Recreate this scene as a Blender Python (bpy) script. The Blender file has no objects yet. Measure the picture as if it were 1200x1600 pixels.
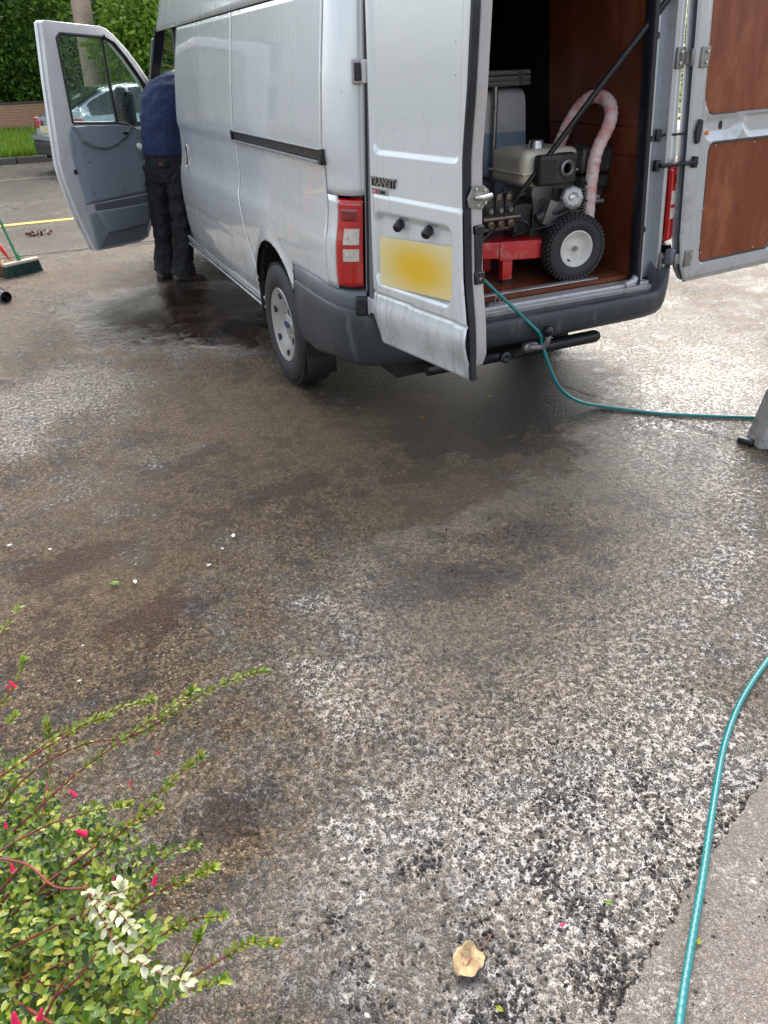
import bpy, bmesh, math, random
import numpy as np
from mathutils import Vector, Matrix
from mathutils.geometry import tessellate_polygon
rnd = random.Random(7)
PI = math.pi
S = bpy.context.scene
COL = S.collection

# ------------------------------------------------------------------ camera
CAM = np.array([-2.151, -3.088, 1.634])
YAW, PITCH, ROLL, FPX = -.408, -.544, -.039, 1157.9
_cy, _sy, _cp, _sp = math.cos(YAW), math.sin(YAW), math.cos(PITCH), math.sin(PITCH)
FWD = np.array([-_sy*_cp, _cy*_cp, _sp]); _r = np.array([_cy, _sy, 0.]); _u = np.cross(_r, FWD)
_cr, _sr = math.cos(ROLL), math.sin(ROLL)
RIGHT = _cr*_r + _sr*_u; UP = -_sr*_r + _cr*_u
cam = bpy.data.cameras.new('camera'); cam_o = bpy.data.objects.new('camera', cam); COL.objects.link(cam_o)
cam.sensor_fit = 'VERTICAL'; cam.sensor_height = 36; cam.sensor_width = 27; cam.lens = FPX/1600*36
cam.clip_start = .05; cam.clip_end = 400
cam_o.matrix_world = Matrix(((RIGHT[0], UP[0], -FWD[0], CAM[0]), (RIGHT[1], UP[1], -FWD[1], CAM[1]),
                             (RIGHT[2], UP[2], -FWD[2], CAM[2]), (0, 0, 0, 1)))
S.camera = cam_o

def W(px, py, ax, val):
    d = FWD + (px-600)/FPX*RIGHT - (py-800)/FPX*UP
    return CAM + (val-CAM[ax])/d[ax]*d

# ------------------------------------------------------------------ light
SUN_EL, SUN_AZ = 42, 30           # azimuth clockwise from +y
world = bpy.data.worlds.new('World'); S.world = world; world.use_nodes = True
nt = world.node_tree; nt.nodes.clear()
sky = nt.nodes.new('ShaderNodeTexSky'); sky.sky_type = 'NISHITA'; sky.sun_disc = False
sky.sun_elevation = math.radians(SUN_EL); sky.sun_rotation = math.radians(SUN_AZ)
sky.air_density = 1.0; sky.dust_density = 3.5; sky.ozone_density = 1.0
hs = nt.nodes.new('ShaderNodeHueSaturation'); hs.inputs['Saturation'].default_value = .5
bg = nt.nodes.new('ShaderNodeBackground'); bg.inputs[1].default_value = .15
wo = nt.nodes.new('ShaderNodeOutputWorld')
nt.links.new(sky.outputs[0], hs.inputs['Color']); nt.links.new(hs.outputs[0], bg.inputs[0]); nt.links.new(bg.outputs[0], wo.inputs[0])
sl = bpy.data.lights.new('sun', 'SUN'); sl.energy = 1.2; sl.angle = math.radians(66); sl.color = (1, .97, .92)
so = bpy.data.objects.new('sun', sl); COL.objects.link(so)
_el, _az = math.radians(SUN_EL), math.radians(SUN_AZ)
sd = Vector((math.sin(_az)*math.cos(_el), math.cos(_az)*math.cos(_el), math.sin(_el)))
so.rotation_euler = sd.to_track_quat('Z', 'Y').to_euler(); so.location = (-6, -6, 12)
S.view_settings.view_transform = 'Standard'; S.view_settings.look = 'None'
S.view_settings.gamma = 1; S.view_settings.use_curve_mapping = False
S.view_settings.exposure = 1.6
S.cycles.max_bounces = 8; S.cycles.transparent_max_bounces = 12

# ------------------------------------------------------------------ materials
class NT:
    def __init__(s, name):
        s.m = bpy.data.materials.new(name); s.m.use_nodes = True; s.t = s.m.node_tree
        s.b = s.t.nodes['Principled BSDF']; s.out = s.t.nodes['Material Output']
        s.geo = None
    def n(s, typ, **kw):
        x = s.t.nodes.new(typ)
        for k, v in kw.items(): setattr(x, k, v)
        return x
    def put(s, sock, v):
        if isinstance(v, bpy.types.NodeSocket): s.t.links.new(v, sock)
        elif isinstance(v, (tuple, list)) and len(v) == 3 and sock.type == 'RGBA': sock.default_value = (*v, 1)
        else: sock.default_value = v
    def pos(s, scale=(1, 1, 1), obj=False):
        if obj: src = s.n('ShaderNodeTexCoord').outputs['Object']
        else: src = s.n('ShaderNodeNewGeometry').outputs['Position']
        mp = s.n('ShaderNodeMapping'); mp.inputs['Scale'].default_value = scale
        s.put(mp.inputs[0], src); return mp.outputs[0]
    def noise(s, vec, scale, det=4, rough=.6, col=False):
        x = s.n('ShaderNodeTexNoise'); s.put(x.inputs['Vector'], vec); s.put(x.inputs['Scale'], scale)
        x.inputs['Detail'].default_value = det; x.inputs['Roughness'].default_value = rough
        return x.outputs['Color' if col else 'Fac']
    def voro(s, vec, scale, feat='F1', out='Distance', rand=1):
        x = s.n('ShaderNodeTexVoronoi', feature=feat); s.put(x.inputs['Vector'], vec); s.put(x.inputs['Scale'], scale)
        x.inputs['Randomness'].default_value = rand
        return x.outputs[out]
    def ramp(s, v, pts):
        x = s.n('ShaderNodeValToRGB'); s.put(x.inputs[0], v); e = x.color_ramp.elements
        while len(e) > 1: e.remove(e[-1])
        for i, (p, c) in enumerate(pts):
            q = e[0] if i == 0 else e.new(p)
            q.position = p; q.color = (c, c, c, 1) if not isinstance(c, tuple) else (*c, 1)
        return x.outputs[0]
    def mix(s, f, a, b, typ='MIX'):
        x = s.n('ShaderNodeMix', data_type='RGBA', blend_type=typ)
        s.put(x.inputs[0], f); s.put(x.inputs[6], a); s.put(x.inputs[7], b); return x.outputs[2]
    def math(s, op, a, b=0., c=None, clamp=False):
        x = s.n('ShaderNodeMath', operation=op, use_clamp=clamp); s.put(x.inputs[0], a); s.put(x.inputs[1], b)
        if c is not None: s.put(x.inputs[2], c)
        return x.outputs[0]
    def mr(s, v, a, b, c=0., d=1.):
        x = s.n('ShaderNodeMapRange', clamp=True, interpolation_type='SMOOTHSTEP'); s.put(x.inputs[0], v)
        for i, q in zip((1, 2, 3, 4), (a, b, c, d)): s.put(x.inputs[i], q)
        return x.outputs[0]
    def bump(s, h, strength=.5, dist=.01, prev=None):
        x = s.n('ShaderNodeBump'); s.put(x.inputs['Height'], h); x.inputs['Strength'].default_value = strength
        x.inputs['Distance'].default_value = dist
        if prev is not None: s.put(x.inputs['Normal'], prev)
        s.put(s.b.inputs['Normal'], x.outputs[0]); return x.outputs[0]
    def set(s, **kw):
        for k, v in kw.items(): s.put(s.b.inputs[k.replace('_', ' ')], v)
        return s

def mat(name, col, rough=.5, metal=0, var=.12, vs=8, bump=0, bs=60, bd=.003, spec=.5, coat=0, dirt=0, dcol=(.1, .08, .06), obj=False, scale=(1, 1, 1), ds=5):
    k = NT(name); p = k.pos(scale, obj)
    n = k.noise(p, vs, 5)
    c = k.mix(n, tuple(x*(1-var) for x in col), tuple(min(1, x*(1+var)) for x in col))
    if dirt:
        d = k.mr(k.noise(p, ds, 8, .7), .5, .72, 0, dirt); c = k.mix(d, c, dcol)
        k.set(Roughness=k.math('ADD', k.math('MULTIPLY', d, .3), rough))
    else: k.set(Roughness=k.mr(n, .3, .7, rough*.85, min(1, rough*1.15)))
    k.set(Base_Color=c, Metallic=metal, Specular_IOR_Level=spec, Coat_Weight=coat)
    k.b.inputs['Coat Roughness'].default_value = .06
    if bump: k.bump(k.noise(p, bs, 4), bump, bd)
    return k.m

def paint(name, col=(.72, .75, .74), lower=True, metal=.22):
    """silver van paint with rain streaks, grime and specks"""
    k = NT(name); p = k.pos(); st = k.pos((26, 26, 1.6)); st2 = k.pos((60, 60, 2.5))
    c = k.mix(k.noise(p, 2.2, 3), tuple(x*.94 for x in col), tuple(x*1.05 for x in col))
    s1 = k.mr(k.noise(st, 1, 6, .7), .50, .70, 0, .42)
    big = k.mr(k.noise(p, 2.6, 4), .38, .65)
    s1 = k.math('MULTIPLY', s1, big)
    c = k.mix(s1, c, (.30, .285, .25))
    s3 = k.mr(k.noise(st2, 1, 3, .6),   .60, .75, 0, .18)
    c = k.mix(k.math('MULTIPLY', s3, k.mr(k.noise(p, 1.7, 3), .5, .62)), c, (.75, .77, .77))
    z = k.n('ShaderNodeSeparateXYZ'); k.put(z.inputs[0], k.n('ShaderNodeNewGeometry').outputs['Position'])
    lo = k.mr(z.outputs[2], 1.05, .50, 0, .85 if lower else .2)
    g = k.math('MULTIPLY', lo, k.math('MULTIPLY', k.mr(k.noise(k.pos((22, 22, 4)), 1, 8, .75), .38, .60), k.mr(k.noise(p, 3, 4), .3, .55)))
    c = k.mix(g, c, (.27, .255, .215))
    sp = k.voro(p, 34); rn = k.n('ShaderNodeSeparateColor'); k.put(rn.inputs[0], k.voro(p, 34, out='Color'))
    sp = k.math('MULTIPLY', k.mr(sp, .12, .07), k.math('GREATER_THAN', rn.outputs[0], .965))
    c = k.mix(k.math('MULTIPLY', sp, .8), c, (.07, .06, .05))
    k.set(Base_Color=c, Metallic=k.math('MULTIPLY', k.math('SUBTRACT', 1., k.math('MAXIMUM', g, s1)), metal),
          Roughness=k.math('ADD', k.math('MULTIPLY', k.math('MAXIMUM', g, s1), .45), .24), Coat_Weight=1.)
    k.b.inputs['Coat Roughness'].default_value = .05
    k.bump(k.noise(p, 3, 3), .12, .012)
    return k.m

M = {}
M['paint'] = paint('silver_paint')
M['inner'] = mat('inner_paint', (.50, .51, .51), .33, .35, dirt=.5, dcol=(.24, .22, .19), ds=6, coat=.3)
M['inner_blue'] = mat('inner_paint_channel', (.26, .29, .33), .35, .3, dirt=.3, dcol=(.22, .21, .2), coat=.3)
M['flap'] = mat('door_jamb_paint', (.46, .42, .41), .4, .15, dirt=.25, dcol=(.25, .22, .2))
M['plastic'] = mat('bumper_plastic', (.034, .040, .046), .42, 0, var=.2, vs=5, bump=.25, bs=300, bd=.0008, dirt=.7, dcol=(.13, .13, .12), ds=2.2, scale=(6, 6, 1.5))
M['plastic_light'] = mat('bumper_plastic_faded', (.11, .125, .14), .38, 0, var=.2, vs=5, dirt=.7, dcol=(.28, .27, .25), ds=6)
M['black'] = mat('black_rubber', (.012, .013, .015), .38, 0, var=.3, bump=.15, bs=120)
M['black_gloss'] = mat('black_plastic', (.012, .012, .014), .25)
M['seal'] = mat('door_seal_rubber', (.010, .012, .016), .3, 0, var=.4)
M['under'] = mat('underbody', (.02, .018, .016), .8, 0, bump=.5, bs=30, bd=.01)
M['steel'] = mat('bright_steel', (.55, .54, .52), .28, .9, dirt=.35, dcol=(.2, .17, .13), ds=20)
M['dull_steel'] = mat('dull_steel', (.30, .29, .27), .4, .8, dirt=.5, dcol=(.12, .09, .06), ds=25)
M['alu'] = mat('sill_aluminium', (.42, .42, .41), .35, .6, dirt=.8, dcol=(.13, .11, .09), ds=9)
M['tyre'] = mat('tyre_rubber', (.022, .022, .023), .6, 0, var=.3, bump=.3, bs=40, dirt=.4, dcol=(.07, .06, .05), ds=10)
M['brass'] = mat('brass', (.20, .15, .11), .38, .8, dirt=.9, dcol=(.08, .06, .045), ds=30)
M['hub'] = mat('hubcap_silver', (.44, .43, .41), .32, .5, dirt=.7, dcol=(.16, .19, .15), ds=14)
M['white_rim'] = mat('white_enamel', (.66, .63, .57), .35, 0, dirt=.4, dcol=(.3, .25, .18), ds=12)

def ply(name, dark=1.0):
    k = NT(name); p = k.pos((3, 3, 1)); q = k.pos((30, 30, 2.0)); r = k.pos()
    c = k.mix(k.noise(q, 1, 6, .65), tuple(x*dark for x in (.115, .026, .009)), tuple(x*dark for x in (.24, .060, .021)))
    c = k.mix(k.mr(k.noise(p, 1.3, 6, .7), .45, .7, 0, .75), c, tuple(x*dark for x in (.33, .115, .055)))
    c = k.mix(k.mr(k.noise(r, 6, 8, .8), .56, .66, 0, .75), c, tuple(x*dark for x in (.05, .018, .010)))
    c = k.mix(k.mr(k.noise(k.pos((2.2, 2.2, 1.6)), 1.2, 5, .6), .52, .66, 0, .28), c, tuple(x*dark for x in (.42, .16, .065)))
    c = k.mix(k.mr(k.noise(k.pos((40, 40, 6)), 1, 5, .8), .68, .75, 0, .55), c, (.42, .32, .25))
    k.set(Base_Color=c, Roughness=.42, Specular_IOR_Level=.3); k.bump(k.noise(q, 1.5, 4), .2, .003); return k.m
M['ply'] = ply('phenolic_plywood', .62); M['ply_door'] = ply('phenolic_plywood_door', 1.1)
M['shade_ply'] = mat('shaded_lining', (.012, .006, .004), .8, spec=.1)  # near-black base colour paints in the load bay's falloff of light

# ------------------------------------------------------------------ mesh builder
class MB:
    def __init__(s): s.v = []; s.f = []; s.uv = None
    def add(s, v, f):
        o = len(s.v); s.v += [tuple(map(float, x)) for x in v]; s.f += [tuple(i+o for i in q) for q in f]; return s
    def box(s, c, d, R=None):
        x, y, z = (k/2 for k in d); P = [(a*x, b*y, e*z) for a in (-1, 1) for b in (-1, 1) for e in (-1, 1)]
        P = [Vector(c)+(R @ Vector(p) if R else Vector(p)) for p in P]
        return s.add(P, [(0, 1, 3, 2), (4, 6, 7, 5), (0, 4, 5, 1), (2, 3, 7, 6), (0, 2, 6, 4), (1, 5, 7, 3)])
    def span(s, a, b): return s.box([(p+q)/2 for p, q in zip(a, b)], [abs(q-p) for p, q in zip(a, b)])
    def tube(s, pts, r, n=10, cap=True, flat=1):
        P = [Vector(p) for p in pts]; m = len(P); rs = r if isinstance(r, (list, tuple)) else [r]*m
        T = [(P[min(i+1, m-1)]-P[max(i-1, 0)]).normalized() for i in range(m)]
        a = Vector((0, 0, 1)) if abs(T[0].z) < .9 else Vector((1, 0, 0)); u = T[0].cross(a).normalized(); V = []
        for i in range(m):
            u = (u-T[i]*u.dot(T[i])).normalized(); w = T[i].cross(u)
            for k in range(n):
                g = 2*PI*k/n; V.append(P[i]+(u*math.cos(g)+w*math.sin(g)*flat)*rs[i])
        F = [(i*n+k, i*n+(k+1) % n, (i+1)*n+(k+1) % n, (i+1)*n+k) for i in range(m-1) for k in range(n)]
        if cap: F += [tuple(range(n))[::-1], tuple((m-1)*n+k for k in range(n))]
        return s.add(V, F)
    def lathe(s, prof, c, ax, n=32, closed=False):
        ax = Vector(ax).normalized(); a = Vector((0, 0, 1)) if abs(ax.z) < .9 else Vector((1, 0, 0))
        u = ax.cross(a).normalized(); w = ax.cross(u); c = Vector(c); V = []
        for (r, h) in prof:
            for k in range(n):
                g = 2*PI*k/n; V.append(c+ax*h+(u*math.cos(g)+w*math.sin(g))*r)
        m = len(prof); F = []
        for i in range(m if closed else m-1):
            j = (i+1) % m; F += [(i*n+k, i*n+(k+1) % n, j*n+(k+1) % n, j*n+k) for k in range(n)]
        if not closed:
            if prof[0][0] > 1e-5: F.append(tuple(range(n))[::-1])
            if prof[-1][0] > 1e-5: F.append(tuple((m-1)*n+k for k in range(n)))
        return s.add(V, F)
    def sheet(s, P, nu, nv, mask=None, flip=False):
        V = [P(i/nu, j/nv) for j in range(nv+1) for i in range(nu+1)]; F = []
        for j in range(nv):
            for i in range(nu):
                if mask and mask((i+.5)/nu, (j+.5)/nv): continue
                q = (j*(nu+1)+i, j*(nu+1)+i+1, (j+1)*(nu+1)+i+1, (j+1)*(nu+1)+i); F.append(q[::-1] if flip else q)
        return s.add(V, F)
    def prism(s, poly, T, d0, d1, holes=()):
        loops = [list(poly)]+[list(h) for h in holes]; flat = [p for l in loops for p in l]; n = len(flat)
        tr = tessellate_polygon([[Vector((p[0], p[1], 0)) for p in l] for l in loops])
        V = [T(p[0], p[1], d0) for p in flat]+[T(p[0], p[1], d1) for p in flat]
        F = [tuple(t) for t in tr]+[tuple(i+n for i in t[::-1]) for t in tr]; o = 0
        for l in loops:
            m = len(l); F += [(o+i, o+(i+1) % m, o+(i+1) % m+n, o+i+n) for i in range(m)]; o += m
        return s.add(V, F)
    def build(s, name, m=None, parent=None, smooth=35, bevel=0, solid=0, seg=2, recalc=True, clean=False):
        me = bpy.data.meshes.new(name); me.from_pydata(s.v, [], s.f); me.update()
        if recalc or clean:
            bm = bmesh.new(); bm.from_mesh(me)
            if clean: bmesh.ops.delete(bm, geom=[v for v in bm.verts if not v.link_faces], context='VERTS')
            if recalc: bmesh.ops.recalc_face_normals(bm, faces=bm.faces[:])
            bm.to_mesh(me); bm.free()
        if smooth: me.shade_smooth(); me.set_sharp_from_angle(angle=math.radians(smooth))
        o = bpy.data.objects.new(name, me); COL.objects.link(o)
        if m: me.materials.append(m if not isinstance(m, str) else M[m])
        if solid:
            q = o.modifiers.new('s', 'SOLIDIFY'); q.thickness = abs(solid); q.offset = -1 if solid > 0 else 1
        if bevel:
            q = o.modifiers.new('b', 'BEVEL'); q.width = bevel; q.segments = seg; q.limit_method = 'ANGLE'; q.angle_limit = math.radians(40)
        if parent: o.parent = parent
        return o

def tag(o, label=None, cat=None, group=None, kind=None):
    if label: o['label'] = label
    if cat: o['category'] = cat
    if group: o['group'] = group
    if kind: o['kind'] = kind
    return o
def thing(name, label, cat, loc=(0, 0, 0), rz=0, group=None):
    o = bpy.data.objects.new(name, None); COL.objects.link(o); o.location = loc; o.rotation_euler.z = rz
    o.empty_display_size = .1
    return tag(o, label, cat, group)
def lerp(a, b, t): return a+(b-a)*t
def spline(pts, n=8):
    P = [Vector(p) for p in pts]; out = []
    for i in range(len(P)-1):
        a, b, c, d = P[max(i-1, 0)], P[i], P[i+1], P[min(i+2, len(P)-1)]
        for k in range(n):
            t = k/n; out.append(.5*((2*b)+(c-a)*t+(2*a-5*b+4*c-d)*t*t+(3*b-a-3*c+d)*t**3))
    out.append(P[-1]); return out
def sstep(a, b, x):
    t = min(1, max(0, (x-a)/(b-a))); return t*t*(3-2*t)
def rrect(x, y, x0, x1, y0, y1, r):            # signed distance to a rounded rectangle (negative inside)
    cx, cy = (x0+x1)/2, (y0+y1)/2; qx, qy = abs(x-cx)-(x1-x0)/2+r, abs(y-cy)-(y1-y0)/2+r
    return math.hypot(max(qx, 0), max(qy, 0))+min(max(qx, qy), 0)-r
def rpoly(x0, x1, y0, y1, r, n=6):
    out = []
    for cx, cy, a in ((x1-r, y1-r, 0), (x0+r, y1-r, 90), (x0+r, y0+r, 180), (x1-r, y0+r, 270)):
        for k in range(n+1):
            g = math.radians(a+90*k/n); out.append((cx+r*math.cos(g), cy+r*math.sin(g)))
    return out
def interp(tab):
    xs = [a for a, b in tab]; ys = [b for a, b in tab]
    return lambda z: float(np.interp(z, xs, ys))

# ================================================================== GROUND
def ground_mat(name, coarse=1.0, blobs=(), base=((.030, .019, .010), (.31, .210, .116)), wet=0., stain=1.):
    k = NT(name); p = k.pos()
    fl = k.n('ShaderNodeVectorMath', operation='MULTIPLY'); k.put(fl.inputs[0], p); fl.inputs[1].default_value = (1, 1, 0); p2 = fl.outputs[0]
    def warp(amp, sc, det=3):
        wv = k.n('ShaderNodeVectorMath', operation='MULTIPLY_ADD'); k.put(wv.inputs[0], k.noise(p2, sc, det, .65, col=True))
        wv.inputs[1].default_value = (amp, amp, 0); k.put(wv.inputs[2], p2); return wv.outputs[0]
    pw = warp(.011, 120, 4); pb = warp(.7, 3.2, 6)
    d1 = k.voro(pw, 104*coarse); c1 = k.n('ShaderNodeSeparateColor'); k.put(c1.inputs[0], k.voro(pw, 104*coarse, out='Color'))
    d2 = k.voro(pw, 230*coarse); c2 = k.n('ShaderNodeSeparateColor'); k.put(c2.inputs[0], k.voro(pw, 230*coarse, out='Color'))
    big = k.noise(p2, 1.1, 6, .62); med = k.noise(p2, 5.5, 8, .75); fine = k.noise(p2, 230, 3, .7); n60 = k.noise(p2, 48, 4, .6); n30 = k.noise(p2, 24, 8, .78)
    de = k.voro(pw, 104*coarse, 'DISTANCE_TO_EDGE')
    stone = k.math('MULTIPLY', k.math('ADD', k.math('MULTIPLY', k.mr(de, .0, .20), .7), k.math('MULTIPLY', k.mr(d1, .6, .0), .3)), k.mr(c1.outputs[0], .1, .8, .25, 1.))
    h = k.math('ADD', k.math('MULTIPLY', stone, .75), k.math('MULTIPLY', k.math('MULTIPLY', k.mr(d2, .6, .1), c2.outputs[0]), .35))
    h = k.math('ADD', h, k.math('MULTIPLY', fine, .18)); h = k.math('ADD', h, k.math('MULTIPLY', k.mr(n60, .3, .7), .40)); h = k.math('ADD', h, k.math('MULTIPLY', n30, .35))
    rndc = k.math('ADD', k.math('MULTIPLY', c1.outputs[1], .6), k.math('MULTIPLY', c2.outputs[1], .4))
    c = k.mix(k.mr(rndc, .1, .9), base[0], base[1])
    c = k.mix(k.math('MULTIPLY', k.mr(c1.outputs[2], .76, .84), k.mr(stone, .3, .7, 0, .7)), c, (.48, .38, .27))
    c = k.mix(k.mr(de, .11, .0, 0, .55*max(.4, stain)), c, (.016, .011, .007))
    c = k.mix(k.mr(n30, .54, .61, 0, .6*stain), c, (.030, .020, .013))
    c = k.mix(k.mr(med, .49, .57, 0, .72*stain), c, (.020, .012, .007))
    c = k.mix(k.mr(big, .44, .62, 0, .35*stain), c, (.15, .105, .055))
    wl = k.math('ADD', k.mr(big, .35, .70, -.15, .25), k.mr(med, .40, .70, -.15, .25))
    wl = k.math('ADD', wl, .30+wet); fd = None
    pud = 0.
    for (x, y, rx, ry, rot, col, st, dw) in blobs:
        mp = k.n('ShaderNodeMapping', vector_type='TEXTURE'); mp.inputs['Location'].default_value = (x+.35, y+.35, 0)
        mp.inputs['Rotation'].default_value = (0, 0, math.radians(rot)); mp.inputs['Scale'].default_value = (rx, ry, 1); k.put(mp.inputs[0], pb)
        ln = k.n('ShaderNodeVectorMath', operation='LENGTH'); k.put(ln.inputs[0], mp.outputs[0])
        f = k.mr(ln.outputs['Value'], 1.2, .35)
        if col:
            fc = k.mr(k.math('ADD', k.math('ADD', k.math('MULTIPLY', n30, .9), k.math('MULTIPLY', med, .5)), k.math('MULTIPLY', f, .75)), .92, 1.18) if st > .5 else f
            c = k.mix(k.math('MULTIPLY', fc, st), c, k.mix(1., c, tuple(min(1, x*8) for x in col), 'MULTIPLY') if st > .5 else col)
        if dw >= .8: pud = k.math('ADD', pud, k.math('MULTIPLY', f, dw*.45)); dw = .4
        if dw: wl = k.math('ADD', wl, k.math('MULTIPLY', f, dw))
    wet_ = k.mr(wl, .10, .70)                       # 0 damp, 1 under a film of water
    loc = k.mr(k.math('SUBTRACT', k.math('ADD', wl, .52), h), -.25, .25)
    wt = k.math('MULTIPLY', wet_, k.math('ADD', k.math('MULTIPLY', loc, .45), .55))
    c = k.mix(k.math('MULTIPLY', wt, .20), c, (.016, .013, .011))
    lev = k.math('ADD', k.math('MINIMUM', k.math('ADD', k.math('MULTIPLY', wl, .62), .15), .60), pud)
    hh = k.math('SMOOTH_MAX', h, k.math('ADD', lev, k.math('MULTIPLY', n60, .22)), .26)
    k.set(Base_Color=c, Roughness=k.math('MULTIPLY', k.mr(wt, 0, .62, .48, .24), k.mr(pud, .15, .5, 1., .18)) if blobs else k.mr(wt, 0, .62, .48, .24), Specular_IOR_Level=k.mr(wt, 0, .6, .30, 1.))
    k.bump(hh, 1.0, .0135/coarse**.5)
    return k.m

DK = (.022, .015, .010)
blobs = [
 (-1.25, 2.9, .95, 1.15, 0, (.022, .012, .008), .9, 1.5),     # brown puddle in front of the man
 (-.80, 2.0, .50, .7, 0, (.025, .015, .010), .85, .9),
 (-1.95, 3.6, .35, .6, 20, DK, .55, .25),
 (.05, 1.0, 1.25, 1.6, 0, (.008, .006, .005), .97, -.35),       # shade beneath the van, painted dark into the concrete colour
 (-.05, -.02, .85, .28, -8, (.012, .009, .007), .92, -.3),  # shade under the rear bumper, darkened into the ground colour
 (.05, 3.6, 1.0, 1.6, 0, (.020, .016, .012), .9, -.2),  # more painted shade, beneath the front half of the van
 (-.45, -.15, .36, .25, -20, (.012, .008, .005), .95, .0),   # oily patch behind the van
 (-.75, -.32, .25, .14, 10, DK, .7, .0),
 (-.10, -.38, .34, .13, -30, (.030, .014, .007), .8, .0),
 (.50, -.80, .20, .15, -30, (.032, .014, .007), .9, .05),
 (-.62, -1.05, .30, .12, -25, (.028, .014, .008), .7, .0),
 (-.98, .25, .75, .50, -10, (.30, .21, .105), .28, -.30),   # tan dry zone
 (-1.35, .95, .60, .60, 0, (.28, .20, .10), .28, -.28),
 (-.85, -.55, .45, .25, -10, (.26, .19, .10), .25, -.22),
 (-1.4, -.20, .28, .11, 15, DK, .65, .06),
 (-2.3, -.33, .30, .15, 10, (.035, .016, .009), .85, .05),
 (-2.05, -.90, .24, .15, 10, (.040, .018, .010), .8, .05),
 (-2.25, -.65, .45, .45, 0, (.18, .11, .06), .30, -.22),
 (-1.15, -1.15, .35, .12, -20, (.024, .015, .010), .7, .08),
 (-1.75, .30, .30, .12, 20, (.03, .018, .011), .6, .0),
 (-2.1, 1.65, .25, .45, 0, None, 0, .62),                    # bright puddle, left
 (-2.55, 1.2, .25, .6, 0, None, 0, .62),
 (1.35, .55, 1.05, .95, -20, None, 0, .30),                   # sheet of water, right
 (.45, -1.00, .75, .70, -35, None, 0, .46),
 (-1.05, -1.05, .65, .40, -25, None, 0, .36),
 (-.15, -.95, .45, .45, -25, None, 0, .30),
 (.9, -.25, .55, .5, -25, None, 0, .40),
 (-2.2, 1.4, .5, .8, 0, None, 0, .30),
 (-.55, -1.45, .80, .65, -35, None, 0, .60),
 (-1.35, -1.45, .50, .55, -35, None, 0, .50),
 (-1.20, -1.90, .90, .55, -30, None, 0, .36),
 (-1.45, -2.32, .85, .42, -15, (.30, .27, .24), .45, .45),  # thin smooth film over paler concrete
 (-.85, -2.12, .40, .25, -20, (.17, .15, .13), .3, .35),
 (-1.75, -.10, 1.1, .55, 0, (.12, .078, .045), .35, -.15),
 (-.60, -.55, .8, .5, 0, (.12, .085, .050), .35, -.1),
 (-2.1, -1.78, .18, .10, 0, (.030, .018, .011), .8, .08),
]
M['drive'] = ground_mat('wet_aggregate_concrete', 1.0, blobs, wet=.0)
M['road'] = ground_mat('wet_road_concrete', 1.2, (), base=((.07, .055, .040), (.16, .13, .095)), wet=-.05)
M['slab'] = ground_mat('smooth_wet_slab', 2.4, (), base=((.32, .26, .21), (.50, .43, .37)), wet=.02, stain=.08)
b = MB(); b.add([(-60, -40, -.004), (80, -40, -.004), (80, 6.0, -.004), (-60, 6.0, -.004)], [(0, 1, 2, 3)])
b2 = MB(); nu, nv = 90, 70
b2.sheet(lambda u, v: (lerp(-6, 8, u), lerp(-4.4, 5.98, v), .0), 90, 70)
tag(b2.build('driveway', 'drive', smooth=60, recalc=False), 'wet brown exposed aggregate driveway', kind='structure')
M['earth'] = mat('damp_earth', (.06, .05, .035), .9, bump=.5, bs=10)
tag(MB().add([(-150, -150, -.03), (150, -150, -.03), (150, 150, -.03), (-150, 150, -.03)], [(0, 1, 2, 3)]).build('ground', 'earth', recalc=False), kind='structure')
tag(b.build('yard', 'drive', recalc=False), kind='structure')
tag(MB().add([(-60, 6.02, -.001), (80, 6.02, -.001), (80, 16.9, -.001), (-60, 16.9, -.001)], [(0, 1, 2, 3)]).build('road', 'road', recalc=False), kind='structure')
# joints in the concrete: shallow dark grooves filled with moss
M['joint'] = mat('joint_dirt', (.03, .028, .016), .7, bump=.6, bs=90)
def ribbon(pts, w, z, jit=.0, n=6):
    P = spline([(x, y, 0) for x, y in pts], n); V = []
    for i, p in enumerate(P):
        t = (P[min(i+1, len(P)-1)]-P[max(i-1, 0)]).normalized(); nrm = Vector((-t.y, t.x, 0))
        a = w/2*(1+rnd.uniform(-jit, jit)); bb = w/2*(1+rnd.uniform(-jit, jit)); sh = nrm*rnd.uniform(-1, 1)*w*jit*.6
        V += [(p+nrm*a+sh)[:2]+(z,) if False else tuple((p+nrm*a+sh)[:2])+(z,), tuple((p-nrm*bb+sh)[:2])+(z,)]
    return V, [(2*i, 2*i+1, 2*i+3, 2*i+2) for i in range(len(P)-1)]
jb = MB()
jb.add(*ribbon([(-6, 6.15), (-2.29, 6.0), (-.95, 5.88), (1.5, 5.75), (8, 5.6)], .035, .004, .5, 20))
jb.add(*ribbon([(.42, .40), (.46, .10), (.60, -.35), (.735, -.83), (.95, -1.5), (1.3, -2.6)], .010, .004, .7, 24))
jb.add(*ribbon([(-1.55, 16.8), (-1.2, 13.0), (-.9, 9.5)], .05, .004, .5, 12))
tag(jb.build('ground_joint', 'joint', recalc=False), kind='structure')
M['yellow'] = mat('yellow_road_paint', (.62, .42, .06), .45, var=.2, vs=14, dirt=.5, dcol=(.2, .16, .1), ds=8)
M['whitep'] = mat('white_road_paint', (.34, .31, .22), .5, var=.2, dirt=.95, dcol=(.14, .12, .09), ds=5)
tag(MB().add([(-20, 8.12, .003), (20, 8.12, .003), (20, 8.28, .003), (-20, 8.28, .003)], [(0, 1, 2, 3)]).build('yellow_road_line', 'yellow', recalc=False), kind='structure')
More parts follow.
